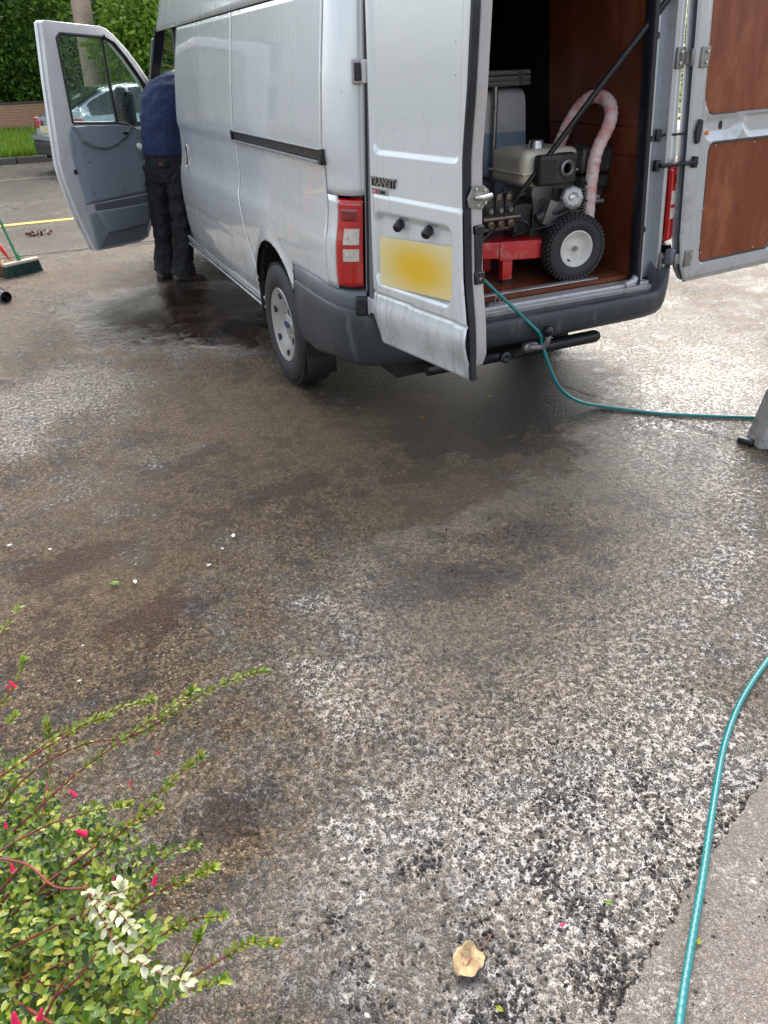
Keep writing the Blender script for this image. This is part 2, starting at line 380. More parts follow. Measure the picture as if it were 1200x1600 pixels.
tag(MB().add([(-20, 13.2, .003), (20, 13.9, .003), (20, 13.98, .003), (-20, 13.28, .003)], [(0, 1, 2, 3)]).build('white_road_line', 'whitep', recalc=False), kind='structure')
# smoother slab at the bottom right with a broken edge
edge = [(-.40, -2.17), (-.76, -2.305), (-.97, -2.375), (-1.12, -2.43), (-1.26, -2.495), (-1.40, -2.55), (-1.60, -2.64), (-2.0, -2.8)]
E2 = [tuple(p)[:2] for p in spline([(x, y, 0) for x, y in edge], 10)]
E2 = [(x+rnd.uniform(-.006, .006), y+rnd.uniform(-.006, .006)) for x, y in E2]
poly = [(3.5, -1.5), (.4, -2.0)]+E2+[(-2.0, -4.3), (3.5, -4.3)]
tag(MB().prism(poly, lambda x, y, d: (x, y, d), -.02, .009).build('concrete_slab', 'slab', smooth=0), kind='structure')
# kerb and verge
M['kerb'] = mat('kerb_stone', (.10, .09, .07), .7, var=.3, bump=.5, bs=20, bd=.01)
for i in range(14):
    x = -7.5+i*1.2
    kb = MB().box((x, 16.98+.1*x/2, .05), (1.18, .16, .15), Matrix.Rotation(.05, 3, 'Z')).build('kerb_stone', 'kerb', bevel=.015)
    tag(kb, kind='structure')
M['soil'] = mat('verge_soil', (.05, .055, .022), .9, bump=.8, bs=14, bd=.03)
tag(MB().add([(-60, 16.6, .03), (80, 16.9+3, .03), (80, 60, .1), (-60, 60, .1)], [(0, 1, 2, 3)]).build('verge', 'soil', recalc=False), kind='structure')

def leafmat(name, cols, rough=.4, trans=.25, spec=.4):
    k = NT(name); g = k.n('ShaderNodeNewGeometry'); r = g.outputs['Random Per Island']
    c = k.ramp(r, [(i/(len(cols)-1), c) for i, c in enumerate(cols)])
    c = k.mix(k.mr(k.noise(k.pos(), 40, 3), .4, .6, 0, .25), c, (.02, .03, .01))
    k.set(Base_Color=c, Roughness=rough, Specular_IOR_Level=spec)
    tr = k.n('ShaderNodeBsdfTranslucent'); k.put(tr.inputs[0], k.mix(.5, c, (.25, .35, .03)))
    ms = k.n('ShaderNodeMixShader'); ms.inputs[0].default_value = trans
    k.put(ms.inputs[1], k.b.outputs[0]); k.put(ms.inputs[2], tr.outputs[0]); k.put(k.out.inputs[0], ms.outputs[0]); return k.m
M['grass'] = leafmat('grass_blades', [(.09, .20, .015), (.19, .36, .03), (.30, .44, .05)], .5, .3)
g = MB(); V = []; F = []
for i in range(42000):
    x = rnd.uniform(-4.5, 3.5); y = 17.15+.05*x+rnd.random()**1.6*10; h = rnd.uniform(.08, .3)*(1.3 if rnd.random() < .1 else 1); a = rnd.uniform(0, 6.28)
    w = .012+.0009*y; dx, dy = math.cos(a)*w, math.sin(a)*w; lx, ly = rnd.uniform(-.5, .5)*h, rnd.uniform(-.5, .5)*h
    o = len(V); V += [(x-dx, y-dy, .04), (x+dx, y+dy, .04), (x+lx, y+ly, .04+h)]; F.append((o, o+1, o+2))
g.v = V; g.f = F
tag(g.build('grass', 'grass', smooth=0, recalc=False), 'unmown bright green grass on the verge by the brick wall', 'grass', kind='stuff')

# ================================================================== BRICK WALL
M['brick'] = mat('red_brick', (.60, .33, .21), .75, var=.35, vs=3, bump=.4, bs=60, dirt=.3, dcol=(.12, .10, .07), ds=3)
M['mortar'] = mat('mortar', (.36, .30, .24), .85, var=.2, bump=.4, bs=40)
wall = thing('brick_wall', 'low red brick boundary wall behind the grass verge, overhung by trees', 'wall', (0, 26.5, 0))
MB().span((-16, .03, 0), (14, .2, .88)).build('mortar_core', 'mortar', wall, smooth=0)
MB().span((-16, -.03, .90), (14, .26, .97)).build('coping', 'kerb', wall, bevel=.01)
bm_ = MB(); bw, bh = .225, .075; nearby = []
base_brick = None; cnt = 0
for r in range(12):
    for c in range(132):
        x = -15.9+c*bw+(bw/2 if r % 2 else 0); z = .005+r*bh
        if -3.4 < x < -.3 and r >= 2 and cnt < 150:
            if base_brick is None:
                base_brick = MB().box((0, 0, 0), (bw-.012, .04, bh-.012)).build('brick', 'brick', wall, smooth=0); o = base_brick
            else: o = base_brick.copy(); COL.objects.link(o); o.parent = wall
            o.location = (x, .012+rnd.uniform(-.004, .004), z+bh/2); cnt += 1
        else: bm_.box((x, .012+rnd.uniform(-.004, .004), z+bh/2), (bw-.012, .04, bh-.012))
tag(bm_.build('brickwork', 'brick', wall, smooth=0), kind='stuff')

# ================================================================== FAR FOLIAGE
def crown(blobs, n, size, elong=1.8, droop=.3, seed=1):
    r = random.Random(seed); V = []; F = []
    vol = [a[3]*a[4]+a[3]*a[5] for a in blobs]; tot = sum(vol)
    for (cx, cy, cz, rx, ry, rz), vv in zip(blobs, vol):
        for k in range(int(n*vv/tot)):
            d = Vector((r.gauss(0, 1), r.gauss(0, 1), r.gauss(0, 1))).normalized()*(.55+.5*r.random()**.6)
            lump = 1+.18*math.sin(7*d.x+cx*3)*math.cos(6*d.z+cz)+.12*math.sin(15*d.y+9*d.z)
            p = Vector((cx+d.x*rx*lump, cy+d.y*ry*lump, cz+d.z*rz*lump))
            s = size*r.uniform(.6, 1.35)
            ax = Vector((d.x+r.gauss(0, .6), d.y+r.gauss(0, .6), d.z*.4-droop+r.gauss(0, .4))).normalized()
            sd_ = ax.cross(Vector((r.gauss(0, 1), r.gauss(0, 1), r.gauss(0, 1)))).normalized(); nn = ax.cross(sd_)
            o = len(V); V += [p, p+ax*s*.45+sd_*s/elong*.5+nn*s*.06, p+ax*s, p+ax*s*.45-sd_*s/elong*.5+nn*s*.06]; F += [(o, o+1, o+2), (o, o+2, o+3)]
    m = MB(); m.v = [tuple(x) for x in V]; m.f = F; return m
M['leaf_dark'] = leafmat('evergreen_leaves', [(.03, .09, .02), (.10, .24, .045), (.27, .46, .07)], .3, .35)
M['leaf_lime'] = leafmat('laurel_leaves', [(.08, .20, .02), (.20, .38, .035), (.36, .52, .06)], .35, .35)
M['leaf_mid'] = leafmat('hedge_leaves', [(.03, .09, .02), (.10, .25, .04), (.24, .42, .06)], .4, .25)
M['bark'] = mat('pale_bark', (.52, .38, .27), .8, var=.35, vs=5, bump=.7, bs=25, bd=.02, dirt=.5, dcol=(.12, .09, .06), ds=4)
M['bark_dark'] = mat('dark_bark', (.05, .04, .03), .9, var=.3, bump=.7, bs=25, bd=.02)
def tree(label, loc, blobs, n, size, leaf, trunk, bark, seed, droop=.3, limbs=()):
    t = thing('tree', label, 'tree', loc)
    m = MB().tube(spline([p for p, r in trunk], 5), [float(x) for x in np.interp(np.linspace(0, len(trunk)-1, (len(trunk)-1)*5+1), range(len(trunk)), [r for p, r in trunk])], 12)
    for lp, r0, r1 in limbs: q = spline(lp, 4); m.tube(q, [lerp(r0, r1, i/(len(q)-1)) for i in range(len(q))], 7)
    m.build('trunk', bark, t)
    tag(crown(blobs, n, size, droop=droop, seed=seed).build('crown', leaf, t, smooth=0, recalc=False), kind='stuff'); return t
tree('dense dark evergreen tree overhanging the brick wall at the far left', (-3.0, 27.9, 0),
     [(-1.5, 0, 3.2, 2.2, 1.6, 2.2), (1.0, -.2, 3.2, 2.0, 1.5, 2.3), (2.6, 0, 2.9, 1.5, 1.4, 2.0), (0, 0, 5.8, 3.4, 1.8, 2.4), (-3.8, 0, 4.0, 2.3, 1.6, 3.0), (.4, -.6, 1.9, 1.6, .8, .9), (1.9, -.6, 1.8, 1.3, .8, .8)],
     34000, .17, 'leaf_dark', [((0, .6, 0), .22), ((.1, .6, 2), .18), ((0, .4, 5), .1)], 'bark_dark', 3)
tree('tall tree with a thick pale trunk standing behind the silver car', (.22, 20.5, 0),
     [(0, .5, 7.6, 3.2, 2.6, 2.0), (-1.6, 0, 6.3, 1.8, 1.5, 1.1), (2.2, .3, 6.4, 2.0, 1.6, 1.2)], 15000, .16, 'leaf_dark',
     [((-.05, 0, 0), .34), ((0, 0, .6), .27), ((.05, 0, 2.0), .25), ((.10, 0, 3.2), .235), ((.2, .1, 5), .2), ((.3, .2, 7.5), .1)], 'bark', 5,
     limbs=[([(.1, 0, 3.6), (-.8, .1, 4.8), (-1.8, 0, 6)], .1, .04), ([(.15, 0, 3.9), (1.2, .2, 5), (2.2, .3, 6.2)], .1, .04)])
tree('lime green laurel bush between the pale trunk and the van cab', (1.75, 19.4, 0),
     [(-.55, -.2, 2.0, .9, .8, 1.1), (.4, -.3, 1.7, 1.0, .8, 1.0), (-.2, -.5, 1.0, 1.2, .8, .8), (1.3, 0, 1.6, .9, .8, 1.2), (-.15, .2, 2.75, .8, .7, .7)],
     15000, .15, 'leaf_lime', [((0, 0, 0), .07), ((.1, 0, 1.2), .05), ((0, 0, 2.4), .03)], 'bark_dark', 8, droop=.5)
tree('mid green broadleaf tree towering behind the laurel bush', (3.2, 22.6, 0),
     [(-1.3, 0, 3.6, 1.6, 1.2, 1.6), (0, -.2, 4.8, 1.9, 1.4, 1.9), (1.6, 0, 3.6, 1.8, 1.3, 2.0), (-.6, -.4, 2.4, 1.7, .9, 1.2), (1.8, -.2, 1.8, 1.6, .9, 1.4)],
     22000, .17, 'leaf_mid', [((0, .2, 0), .16), ((.1, .2, 2), .12), ((0, .2, 4.8), .05)], 'bark_dark', 9, droop=.5)
hd = thing('hedge', 'tall dark hedge running behind the brick wall and the trees', 'hedge', (0, 30.5, 0))
bl = [(x, rnd.uniform(-.3, .3), z+rnd.uniform(-.4, .4), 1.5, .9, 1.3) for x in np.arange(-5, 12.5, 1.6) for z in (1.2, 2.8, 4.6, 6.2)]
tag(crown(bl, 42000, .24, seed=12).build('foliage', 'leaf_dark', hd, smooth=0, recalc=False), kind='stuff')
MB().span((-6, .25, 0), (13, .8, 6.6)).build('inner_branches', 'leaf_dark', hd, smooth=0)
hd2 = thing('hedge', 'sunlit garden shrub with red flowers glimpsed between the van and its open right door', 'shrub', (12.6, 12.4, 0))
tag(crown([(x, rnd.uniform(-.3, .3), z, 1.1, .9, .8) for x in (-1.5, 0, 1.3, 2.6) for z in (1.0, 1.9, 2.6)], 12000, .13, seed=13).build('foliage', 'leaf_lime', hd2, smooth=0, recalc=False), kind='stuff')
M['redflower'] = mat('red_petals', (.7, .05, .03), .5)
for i in range(14):
    x, z = rnd.uniform(-1.2, .6), rnd.uniform(1.6, 2.7)
    MB().lathe([(0, 0), (.05, .01), (.07, .04), (.03, .05), (0, .02)], (x, -1.25+rnd.uniform(-.1, .1), z), (rnd.uniform(-.4, .4), -1, .3), 7).build('flower', 'redflower', hd2)

# ================================================================== VAN
van = thing('panel_van', 'silver high roof panel van with its left cab door and both rear doors open', 'van')
_WL = interp([(.33, .915), (.40, .935), (.50, .958), (.60, .968), (.74, .974), (.86, .980), (.97, .976), (1.03, .962), (1.10, .953), (1.27, .955), (1.285, .966), (1.36, .966), (1.6, .948), (1.9, .915), (2.2, .868), (2.40, .80), (2.50, .70), (2.55, .55)])
def WL(z): return (_WL(z-.012)+_WL(z)+_WL(z+.012))/3
def inL(z): return .862-.034*(z-.69)
def inR(z): return .835-.092*(z-.69)
def WR(z): return min(WL(z)-.025-.050*(z-.7), inR(z)+.120-.03*sstep(1.1, 1.5, z))
def body(side, t, z, off=0.):
    """point on the van skin. t 0..1 round the rear corner, then t-1 metres forward"""
    w = WL(z) if side < 0 else WR(z); i = inL(z) if side < 0 else inR(z)
    if z > 2.3: i = min(i, w-.08)
    a = w-i; bb = .17
    if t <= 1:
        g = t*PI/2; x, y = i+a*math.sin(g)**.85 if g > 0 else i, bb*(1-math.cos(g)); nx, ny = math.sin(g), -math.cos(g)
    else: x, y, nx, ny = w, bb+(t-1), 1, 0
    return (side*(x+nx*off), y+ny*off, z)
ARC_Y, ARC_Z, ARC_R = 1.05, .385, .435
FAX_Y = 4.82
seam = interp([(.38, 1.27), (.46, 1.29), (.55, 1.43), (.69, 1.515), (.83, 1.59), (1.0, 1.655), (1.3, 1.62), (1.9, 1.56), (2.6, 1.56)])
dooredge = interp([(.36, 3.40), (.56, 3.47), (.75, 3.48), (.95, 3.42), (1.2, 3.33), (1.44, 3.27), (1.68, 3.20), (1.9, 3.04), (2.1, 3.0)])
def panel(side, name, y0, y1, z0, z1, m='paint', nu=None, dz=.02, arch=(), extra=None, off=0, flatten=0):
    nv = max(2, int((z1-z0)/dz)); nu = nu or 60
    f0 = y0 if callable(y0) else (lambda z: y0); f1 = y1 if callable(y1) else (lambda z: y1)
    def P(u, v):
        z = lerp(z0, z1, v); y = lerp(f0(z), f1(z), u); p = list(body(side, 1+y-.17, z, off+(extra(y, z) if extra else 0)))
        for (cy, cz, R) in arch:
            d = math.hypot(p[1]-cy, p[2]-cz)
            if R-.035 < d < R: p[1] = cy+(p[1]-cy)/d*R; p[2] = cz+(p[2]-cz)/d*R
            d = max(d, R)
            if R-.0001 <= d < R+.06: p[0] += side*.014*(1-(d-R)/.06)**2          # rolled lip round the arch
        return p
    def mask(u, v):
        z = lerp(z0, z1, v); y = lerp(f0(z), f1(z), u)
        return any(math.hypot(y-cy, z-cz) < R-.012 for cy, cz, R in arch) or (y < .70 and z < .775 and y0 == .176)
    return MB().sheet(P, nu, nv, mask).build(name, m, van, smooth=45, solid=.008*(1 if side > 0 else 1), clean=True)
def fix(o, side):      # normals outward: use centroid test
    return o
# rear quarter, sliding door, roof side (left)
def dents(y, z):
    return .0016*math.sin(2.1*y+1.3)*math.sin(3.3*z)+.0008*math.sin(7*y)*math.sin(6*z+1)
panel(-1, 'rear_quarter_panel', .176, lambda z: seam(z)-.003, .41, 1.893, nu=84, arch=[(ARC_Y, ARC_Z, ARC_R)], extra=dents)
sd_ = panel(-1, 'sliding_door', lambda z: seam(z)+.003, lambda z: dooredge(z)-.004, .42, 1.893, nu=80, arch=[(ARC_Y, ARC_Z, ARC_R+.006)],
            extra=lambda y, z: dents(y, z)-.004*(abs(z-(.735-.012*(y-1.5))) < .011)-.022*sstep(.0, -.012, rrect(y, z, 3.10, 3.165, 1.02, 1.155, .02)))
panel(-1, 'roof_side_panel', .02, lambda z: 3.86-.9*max(0, z-1.91)**.9, 1.902, 2.52, nu=60, dz=.03)
# rear corner pillar skin
def corner(side, name, z0, z1, t0, t1, m='paint', off=0, nu=14, dz=.03, **kw):
    return MB().sheet(lambda u, v: body(side, lerp(t0, t1, u), lerp(z0, z1, v), off), nu, max(2, int((z1-z0)/dz))).build(name, m, van, smooth=60, solid=.008, **kw)
for sdn in (-1, 1):
    corner(sdn, 'corner_pillar', 1.163, 2.5, 0, 1.0)
    corner(sdn, 'corner_pillar', .775, 1.160, .66, 1.0, nu=6)
# dark structure behind the gaps and in the wheel arch
MB().sheet(lambda u, v: body(-1, 1+lerp(0, 3.1, u), lerp(.40, 1.95, v), -.03), 90, 40, lambda u, v: math.hypot(.17+lerp(0, 3.1, u)-ARC_Y, lerp(.4, 1.95, v)-ARC_Z) < .42).build('inner_shell', 'under', van, recalc=False, clean=True)
for cy in (ARC_Y, FAX_Y):
    for sdn in (-1, 1):
        xs = sdn*.955; P = [(ARC_R+.004, 0), (ARC_R+.004, .30), (0, .30)]
        m = MB(); V = []; F = []; n = 24
        for j, (rr, hh) in enumerate(P):
            for k in range(n+1):
                g = -.25+(PI+.5)*k/n; V.append((xs-sdn*hh, cy+math.cos(g)*rr, ARC_Z+math.sin(g)*rr))
        for j in range(2): F += [(j*(n+1)+k, j*(n+1)+k+1, (j+1)*(n+1)+k+1, (j+1)*(n+1)+k) for k in range(n)]
        m.add(V, F).build('wheel_arch_liner', 'under', van, recalc=False)
# sill strip, underbody
MB().sheet(lambda u, v: (-(WL(lerp(.345, .415, v))), lerp(1.40, 4.35, u), lerp(.345, .415, v)), 20, 4).build('sill', 'paint', van, solid=.02)
MB().tube([(-.935, 1.32, .350), (-.93, 4.3, .345)], .007, 6).build('sill_flange', M['paint'], van)
ub = MB(); ub.span((-.86, .16, .38), (.80, 5.0, .55)); ub.span((-.6, .3, .25), (-.5, 4.6, .38)); ub.span((.42, .3, .25), (.52, 4.6, .38))
ub.tube([(-.8, 1.07, .34), (.8, 1.07, .34)], .05); ub.lathe([(0, -.13), (.10, -.1), (.14, 0), (.10, .1), (0, .13)], (0, 1.07, .34), (0, 1, 0), 14)
ub.tube([(.2, .2, .27), (.2, 2.0, .28), (.25, 4.2, .3)], .03); ub.lathe([(0, 0), (.09, .02), (.09, .6), (0, .62)], (.2, 1.4, .28), (0, 1, 0), 12)
ub.box((-.2, .30, .33), (.9, .28, .14)); ub.span((-.55, 1.5, .24), (.5, 3.8, .40)); ub.lathe([(0, 0), (.32, 0), (.34, .09), (.32, .18), (0, .18)], (-.1, .62, .22), (0, 0, 1), 20)  # low pan and spare wheel added to deepen the shade beneath
ub.build('underbody', 'under', van, bevel=.01)
# slide rail
rl = MB()
def rail_pt(y, z, off): return body(-1, 1+y-.17, z, off)
for (za, zb, o0, o1) in ((1.325, 1.335, 0, .014), (1.290, 1.325, -.002, .004), (1.280, 1.290, 0, .016)):
    V = []; F = []
    for k in range(21):
        y = lerp(.150, 1.640, k/20)
        V += [rail_pt(y, za, o0), rail_pt(y, za, o1), rail_pt(y, zb, o1), rail_pt(y, zb, o0)]
    for k in range(20):
        for q in range(4): F.append((4*k+q, 4*k+(q+1) % 4, 4*k+4+(q+1) % 4, 4*k+4+q))
    F += [(0, 1, 2, 3), (83, 82, 81, 80)]; rl.add(V, F)
rl.box((-.968, .150, 1.307), (.03, .03, .062)); rl.box((-.966, 1.642, 1.312), (.025, .022, .05))
rail = rl.build('slide_rail', 'black_gloss', van, bevel=.003)
MB().tube([rail_pt(lerp(.17, 1.62, k/12), 1.284, .018) for k in range(13)], .004, 6).build('rail_lip', 'plastic_light', rail)
# sliding door handle
hd_ = MB().prism(rpoly(3.10, 3.165, 1.02, 1.155, .018), lambda a, c, d: body(-1, 1+a-.17, c, d), -.020, -.014).build('door_handle', 'black_gloss', sd_)
m = MB(); ring = rpoly(3.095, 3.170, 1.012, 1.163, .022); pts = [body(-1, 1+a-.17, c, .002) for a, c in ring]; m.tube(pts+[pts[0]], .0045, 6, cap=False); m.build('handle_surround', 'steel', sd_)
MB().tube([body(-1, 1+3.14-.17, z, .001) for z in (1.03, 1.06, 1.10, 1.145)], .010, 8).build('handle_grip', 'black_gloss', sd_)

# right side, roof, rear frame
def rside(u, v):
    z = lerp(.42, 2.50, v); return body(1, 1+lerp(0, 3.5, u), z)
MB().sheet(rside, 60, 60, lambda u, v: math.hypot(.17+lerp(0, 3.5, u)-ARC_Y, lerp(.42, 2.5, v)-ARC_Z) < ARC_R).build('side_panel', 'paint', van, solid=.008, clean=True)
def roof(u, v):
    y = lerp(.02, 3.45, v); a = PI*u; x = -math.cos(a)
    return ((.71 if x < 0 else .60)*x, y, 2.50+.10*math.sin(a)-.05*sstep(3.0, 3.45, y))
MB().sheet(roof, 20, 30).build('roof', 'paint', van, solid=.01)
V = [roof(j/20, 0) for j in range(21)]+[(-.71, .02, 2.46), (.60, .02, 2.46)]
MB().add([(x, y+.012, z-.004) for x, y, z in V], [tuple(range(21))+(22, 21)]).build('roof_end', 'paint', van, smooth=0, recalc=False)
MB().sheet(lambda u, v: (lerp(-.86, .80, u)*(1-.12*v), lerp(3.86, 3.30, v)-.1*math.sin(PI*u)*-1, lerp(1.93, 2.50, v)), 12, 8).build('roof_front', 'paint', van, solid=.01)

def pillar(side, zs, poly, name, m):
    """poly: list of (inset from door-gap line, y); swept up z following the body lean"""
    V = []; n = len(poly)
    for z in zs:
        i = inL(z) if side < 0 else inR(z)
        V += [(side*(i-a), y, z) for a, y in poly]
    F = [(k*n+q, k*n+(q+1) % n, (k+1)*n+(q+1) % n, (k+1)*n+q) for k in range(len(zs)-1) for q in range(n)]
    F += [tuple(range(n)), tuple(range((len(zs)-1)*n, len(zs)*n))[::-1]]
    return MB().add(V, F).build(name, m, van, smooth=30, bevel=.003)
zs = [.60+.08*k for k in range(21)]
for sdn in (-1, 1):
    pillar(sdn, zs, [(0, .001), (.020, .004), (.024, .045), (.03, .055), (.03, .16), (0, .16)], 'rear_pillar', 'inner')
    pillar(sdn, zs, [(.0245, .050), (.088, .062), (.094, .035), (.096, .14), (.0245, .14)], 'pillar_channel', 'inner_blue')
    pillar(sdn, zs, [(.0965, .030), (.104, .012), (.132, .010), (.136, .03), (.136, .15), (.0965, .15)], 'rear_pillar', 'inner')
    pillar(sdn, [.585]+zs[1:], [(.128, .004), (.134, -.010), (.156, -.010), (.164, .006), (.164, .05), (.1365, .05)], 'door_seal', 'seal')
# curved foot of the opening (right)
for sdn in (-1, 1):
    V = [(sdn*(inR(.6)-a), y, z) for a, y, z in ((.14, .03, .70), (.145, .015, .64), (.17, .005, .605), (.23, 0, .59))]
    MB().tube(spline(V, 5), .02, 8, flat=1).build('opening_corner', 'inner', van)
MB().span((-.80, .0, 2.16), (.66, .16, 2.50)).build('roof_header', 'inner', van, bevel=.015)
# load floor, lining, bulkhead
lx0, lx1 = -.735, .735
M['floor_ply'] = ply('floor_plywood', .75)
MB().span((lx0, .075, .60), (lx1, 3.05, .622)).build('load_floor', 'floor_ply', van, smooth=0)
MB().sheet(lambda u, v: (lx0+.05*v, lerp(.16, 3.05, u), lerp(.622, 2.2, v)), 10, 10).build('side_lining', 'shade_ply', van, solid=.01)
def lin(y0, y1, z0, z1, off, nm='plywood_panel'):
    f = lambda z: .693-.092*(z-.62)
    return MB().add([(f(z)-o, y, z) for o in (off, off-.012) for y in (y0, y1) for z in (z0, z1)],
                    [(0, 1, 3, 2), (4, 6, 7, 5), (0, 4, 5, 1), (2, 3, 7, 6), (0, 2, 6, 4), (1, 5, 7, 3)]).build(nm, 'ply', van, smooth=0, bevel=.002)
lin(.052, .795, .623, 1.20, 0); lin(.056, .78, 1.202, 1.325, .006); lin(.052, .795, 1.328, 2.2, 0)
tag(lin(.80, 3.05, .623, 2.2, 0), None); van.children[-1].data.materials; bpy.data.objects['plywood_panel.003'].data.materials.clear(); bpy.data.objects['plywood_panel.003'].data.materials.append(M['shade_ply'])
MB().span((lx0, 3.05, .6), (lx1, 3.08, 2.2)).build('bulkhead', 'shade_ply', van)
MB().span((-.72, .10, 2.2), (.62, 3.05, 2.22)).build('ceiling_lining', 'shade_ply', van)
# threshold
MB().span((-.79, -.005, .565), (.775, .073, .598)).build('load_sill', 'inner', van, bevel=.006)
ss = MB().span((-.70, .078, .623), (.50, .118, .632)); ss.build('threshold_strip', 'alu', van, bevel=.003)
MB().span((-.79, -.028, .555), (.775, -.006, .583)).build('sill_step', 'alu', van, bevel=.004)
lk = MB().box((-.23, .035, .607), (.05, .035, .016)); lk.build('lock_block', 'black', van); lk = MB(); lk.tube([(-.16, .035, .600), (-.16, .035, .632), (-.135, .035, .632), (-.135, .035, .600)], .004, 6); lk.build('lock_striker', 'dull_steel', van).update_tag()
for x in (.10, .42, .60): MB().lathe([(0, .004), (.008, .003), (.009, 0)], (x, -.028, .569), (0, -1, 0), 10).build('rivet', 'steel', van)

# rear bumper: swept section round the back
def bplan(p):          # p 0..1 from left arch to right arch
    L = [(-.985, .66), (-.99, .45), (-.987, .25), (-.972, .10), (-.935, .0), (-.87, -.06), (-.76, -.088), (-.6, -.10), (-.3, -.105), (0, -.107), (.3, -.105), (.6, -.10), (.74, -.088), (.84, -.06), (.90, .0), (.94, .10), (.955, .25), (.96, .45), (.955, .66)]
    q = p*(len(L)-1); i = min(int(q), len(L)-2); t = q-i
    a, b_, c, d = L[max(i-1, 0)], L[i], L[i+1], L[min(i+2, len(L)-1)]
    return tuple(.5*((2*b_[k])+(c[k]-a[k])*t+(2*a[k]-5*b_[k]+4*c[k]-d[k])*t*t+(3*b_[k]-a[k]-3*c[k]+d[k])*t**3) for k in (0, 1))
def bsec(p, k, z, off, inset=0):
    x, y = bplan(p); x2, y2 = bplan(min(1, p+.01)); x1, y1 = bplan(max(0, p-.01)); tx, ty = x2-x1, y2-y1; l = math.hypot(tx, ty); nx, ny = ty/l, -tx/l
    return (x+nx*off, y+ny*off, z)
def ztop(p):
    x, y = bplan(p); return .556+.140*max(sstep(.70, .93, abs(x)) if x < 0 else sstep(.76, .92, abs(x)), 0)
def bump_sheet(u, v):
    p = u; zt = ztop(p); x, y = bplan(p); side = sstep(.1, .5, y)
    zb = lerp(.432, .375, side)-.012*math.sin(PI*p)
    prof = [(-.10, zt), (-.018, zt+.002), (-.004, zt-.004), (.002, zt-.016), (.005, lerp(zt, zb, .35)), (.0, lerp(zt, zb, .72)), (-.014, zb+.02), (-.03, zb+.003), (-.05, zb-.002), (-.12, zb)]
    q = v*(len(prof)-1); i = min(int(q), len(prof)-2); t = q-i
    return bsec(p, 0, lerp(prof[i][1], prof[i+1][1], t), lerp(prof[i][0], prof[i+1][0], t))
bmp = MB().sheet(bump_sheet, 110, 18).build('rear_bumper', 'plastic', van, smooth=50)
for (pa, pb) in ((.0, .268), (.745, 1.)):     # raised side tier below the lamps
    MB().sheet(lambda u, v: bsec(lerp(pa, pb, u), 0, [.69, .700, .735, .765, .772, .772][int(v*5)], [-.012, -.006, -.004, -.008, -.014, -.06][int(v*5)]), 30, 5).build('bumper_cap', 'plastic_light', bmp, smooth=50)
MB().box((-.90, -.035, .715), (.055, .04, .085), Matrix.Rotation(-.5, 3, 'Z')).build('bumper_end_block', 'black', bmp, bevel=.01)
MB().box((.865, -.03, .715), (.055, .04, .08), Matrix.Rotation(.5, 3, 'Z')).build('bumper_end_block', 'plastic_light', bmp, bevel=.01)
MB().sheet(lambda u, v: (lerp(-.955, -.79, u), .655+.015*v, lerp(.17, .46, v)), 4, 4).build('mud_flap', 'black', van, solid=.012, bevel=.003)
# tow bar
tb = MB().tube([(-.55, .02, .335), (.50, .05, .325)], .034, 14).build('tow_bar', 'black', van, bevel=.004)
MB().tube([(.50, .05, .325), (.515, .05, .325)], .026, 12).build('tube_end', 'under', tb)
MB().box((-.02, -.085, .392), (.085, .05, .05)).build('tow_bracket', 'dull_steel', tb, bevel=.018, seg=3)
MB().tube(spline([(-.05, 0, .33), (-.05, -.05, .36), (-.04, -.10, .395), (.02, -.135, .40), (.035, -.15, .43), (.035, -.15, .455)], 4), .015, 10).build('tow_hitch', 'dull_steel', tb)
MB().lathe([(.012, -.03), (.014, -.02)]+[(.026*math.sin(a), -.026*math.cos(a)) for a in (.6, .9, 1.2, 1.57, 2, 2.4, 2.8)]+[(0, .026)], (.035, -.15, .483), (0, 0, 1), 18).build('tow_ball', 'black_gloss', tb)
MB().lathe([(0, .0), (.024, 0), (.03, .01), (.03, .03), (.016, .035), (0, .03)], (-.16, -.06, .36), (0, -1, 0), 16).build('tow_socket', 'black', tb)

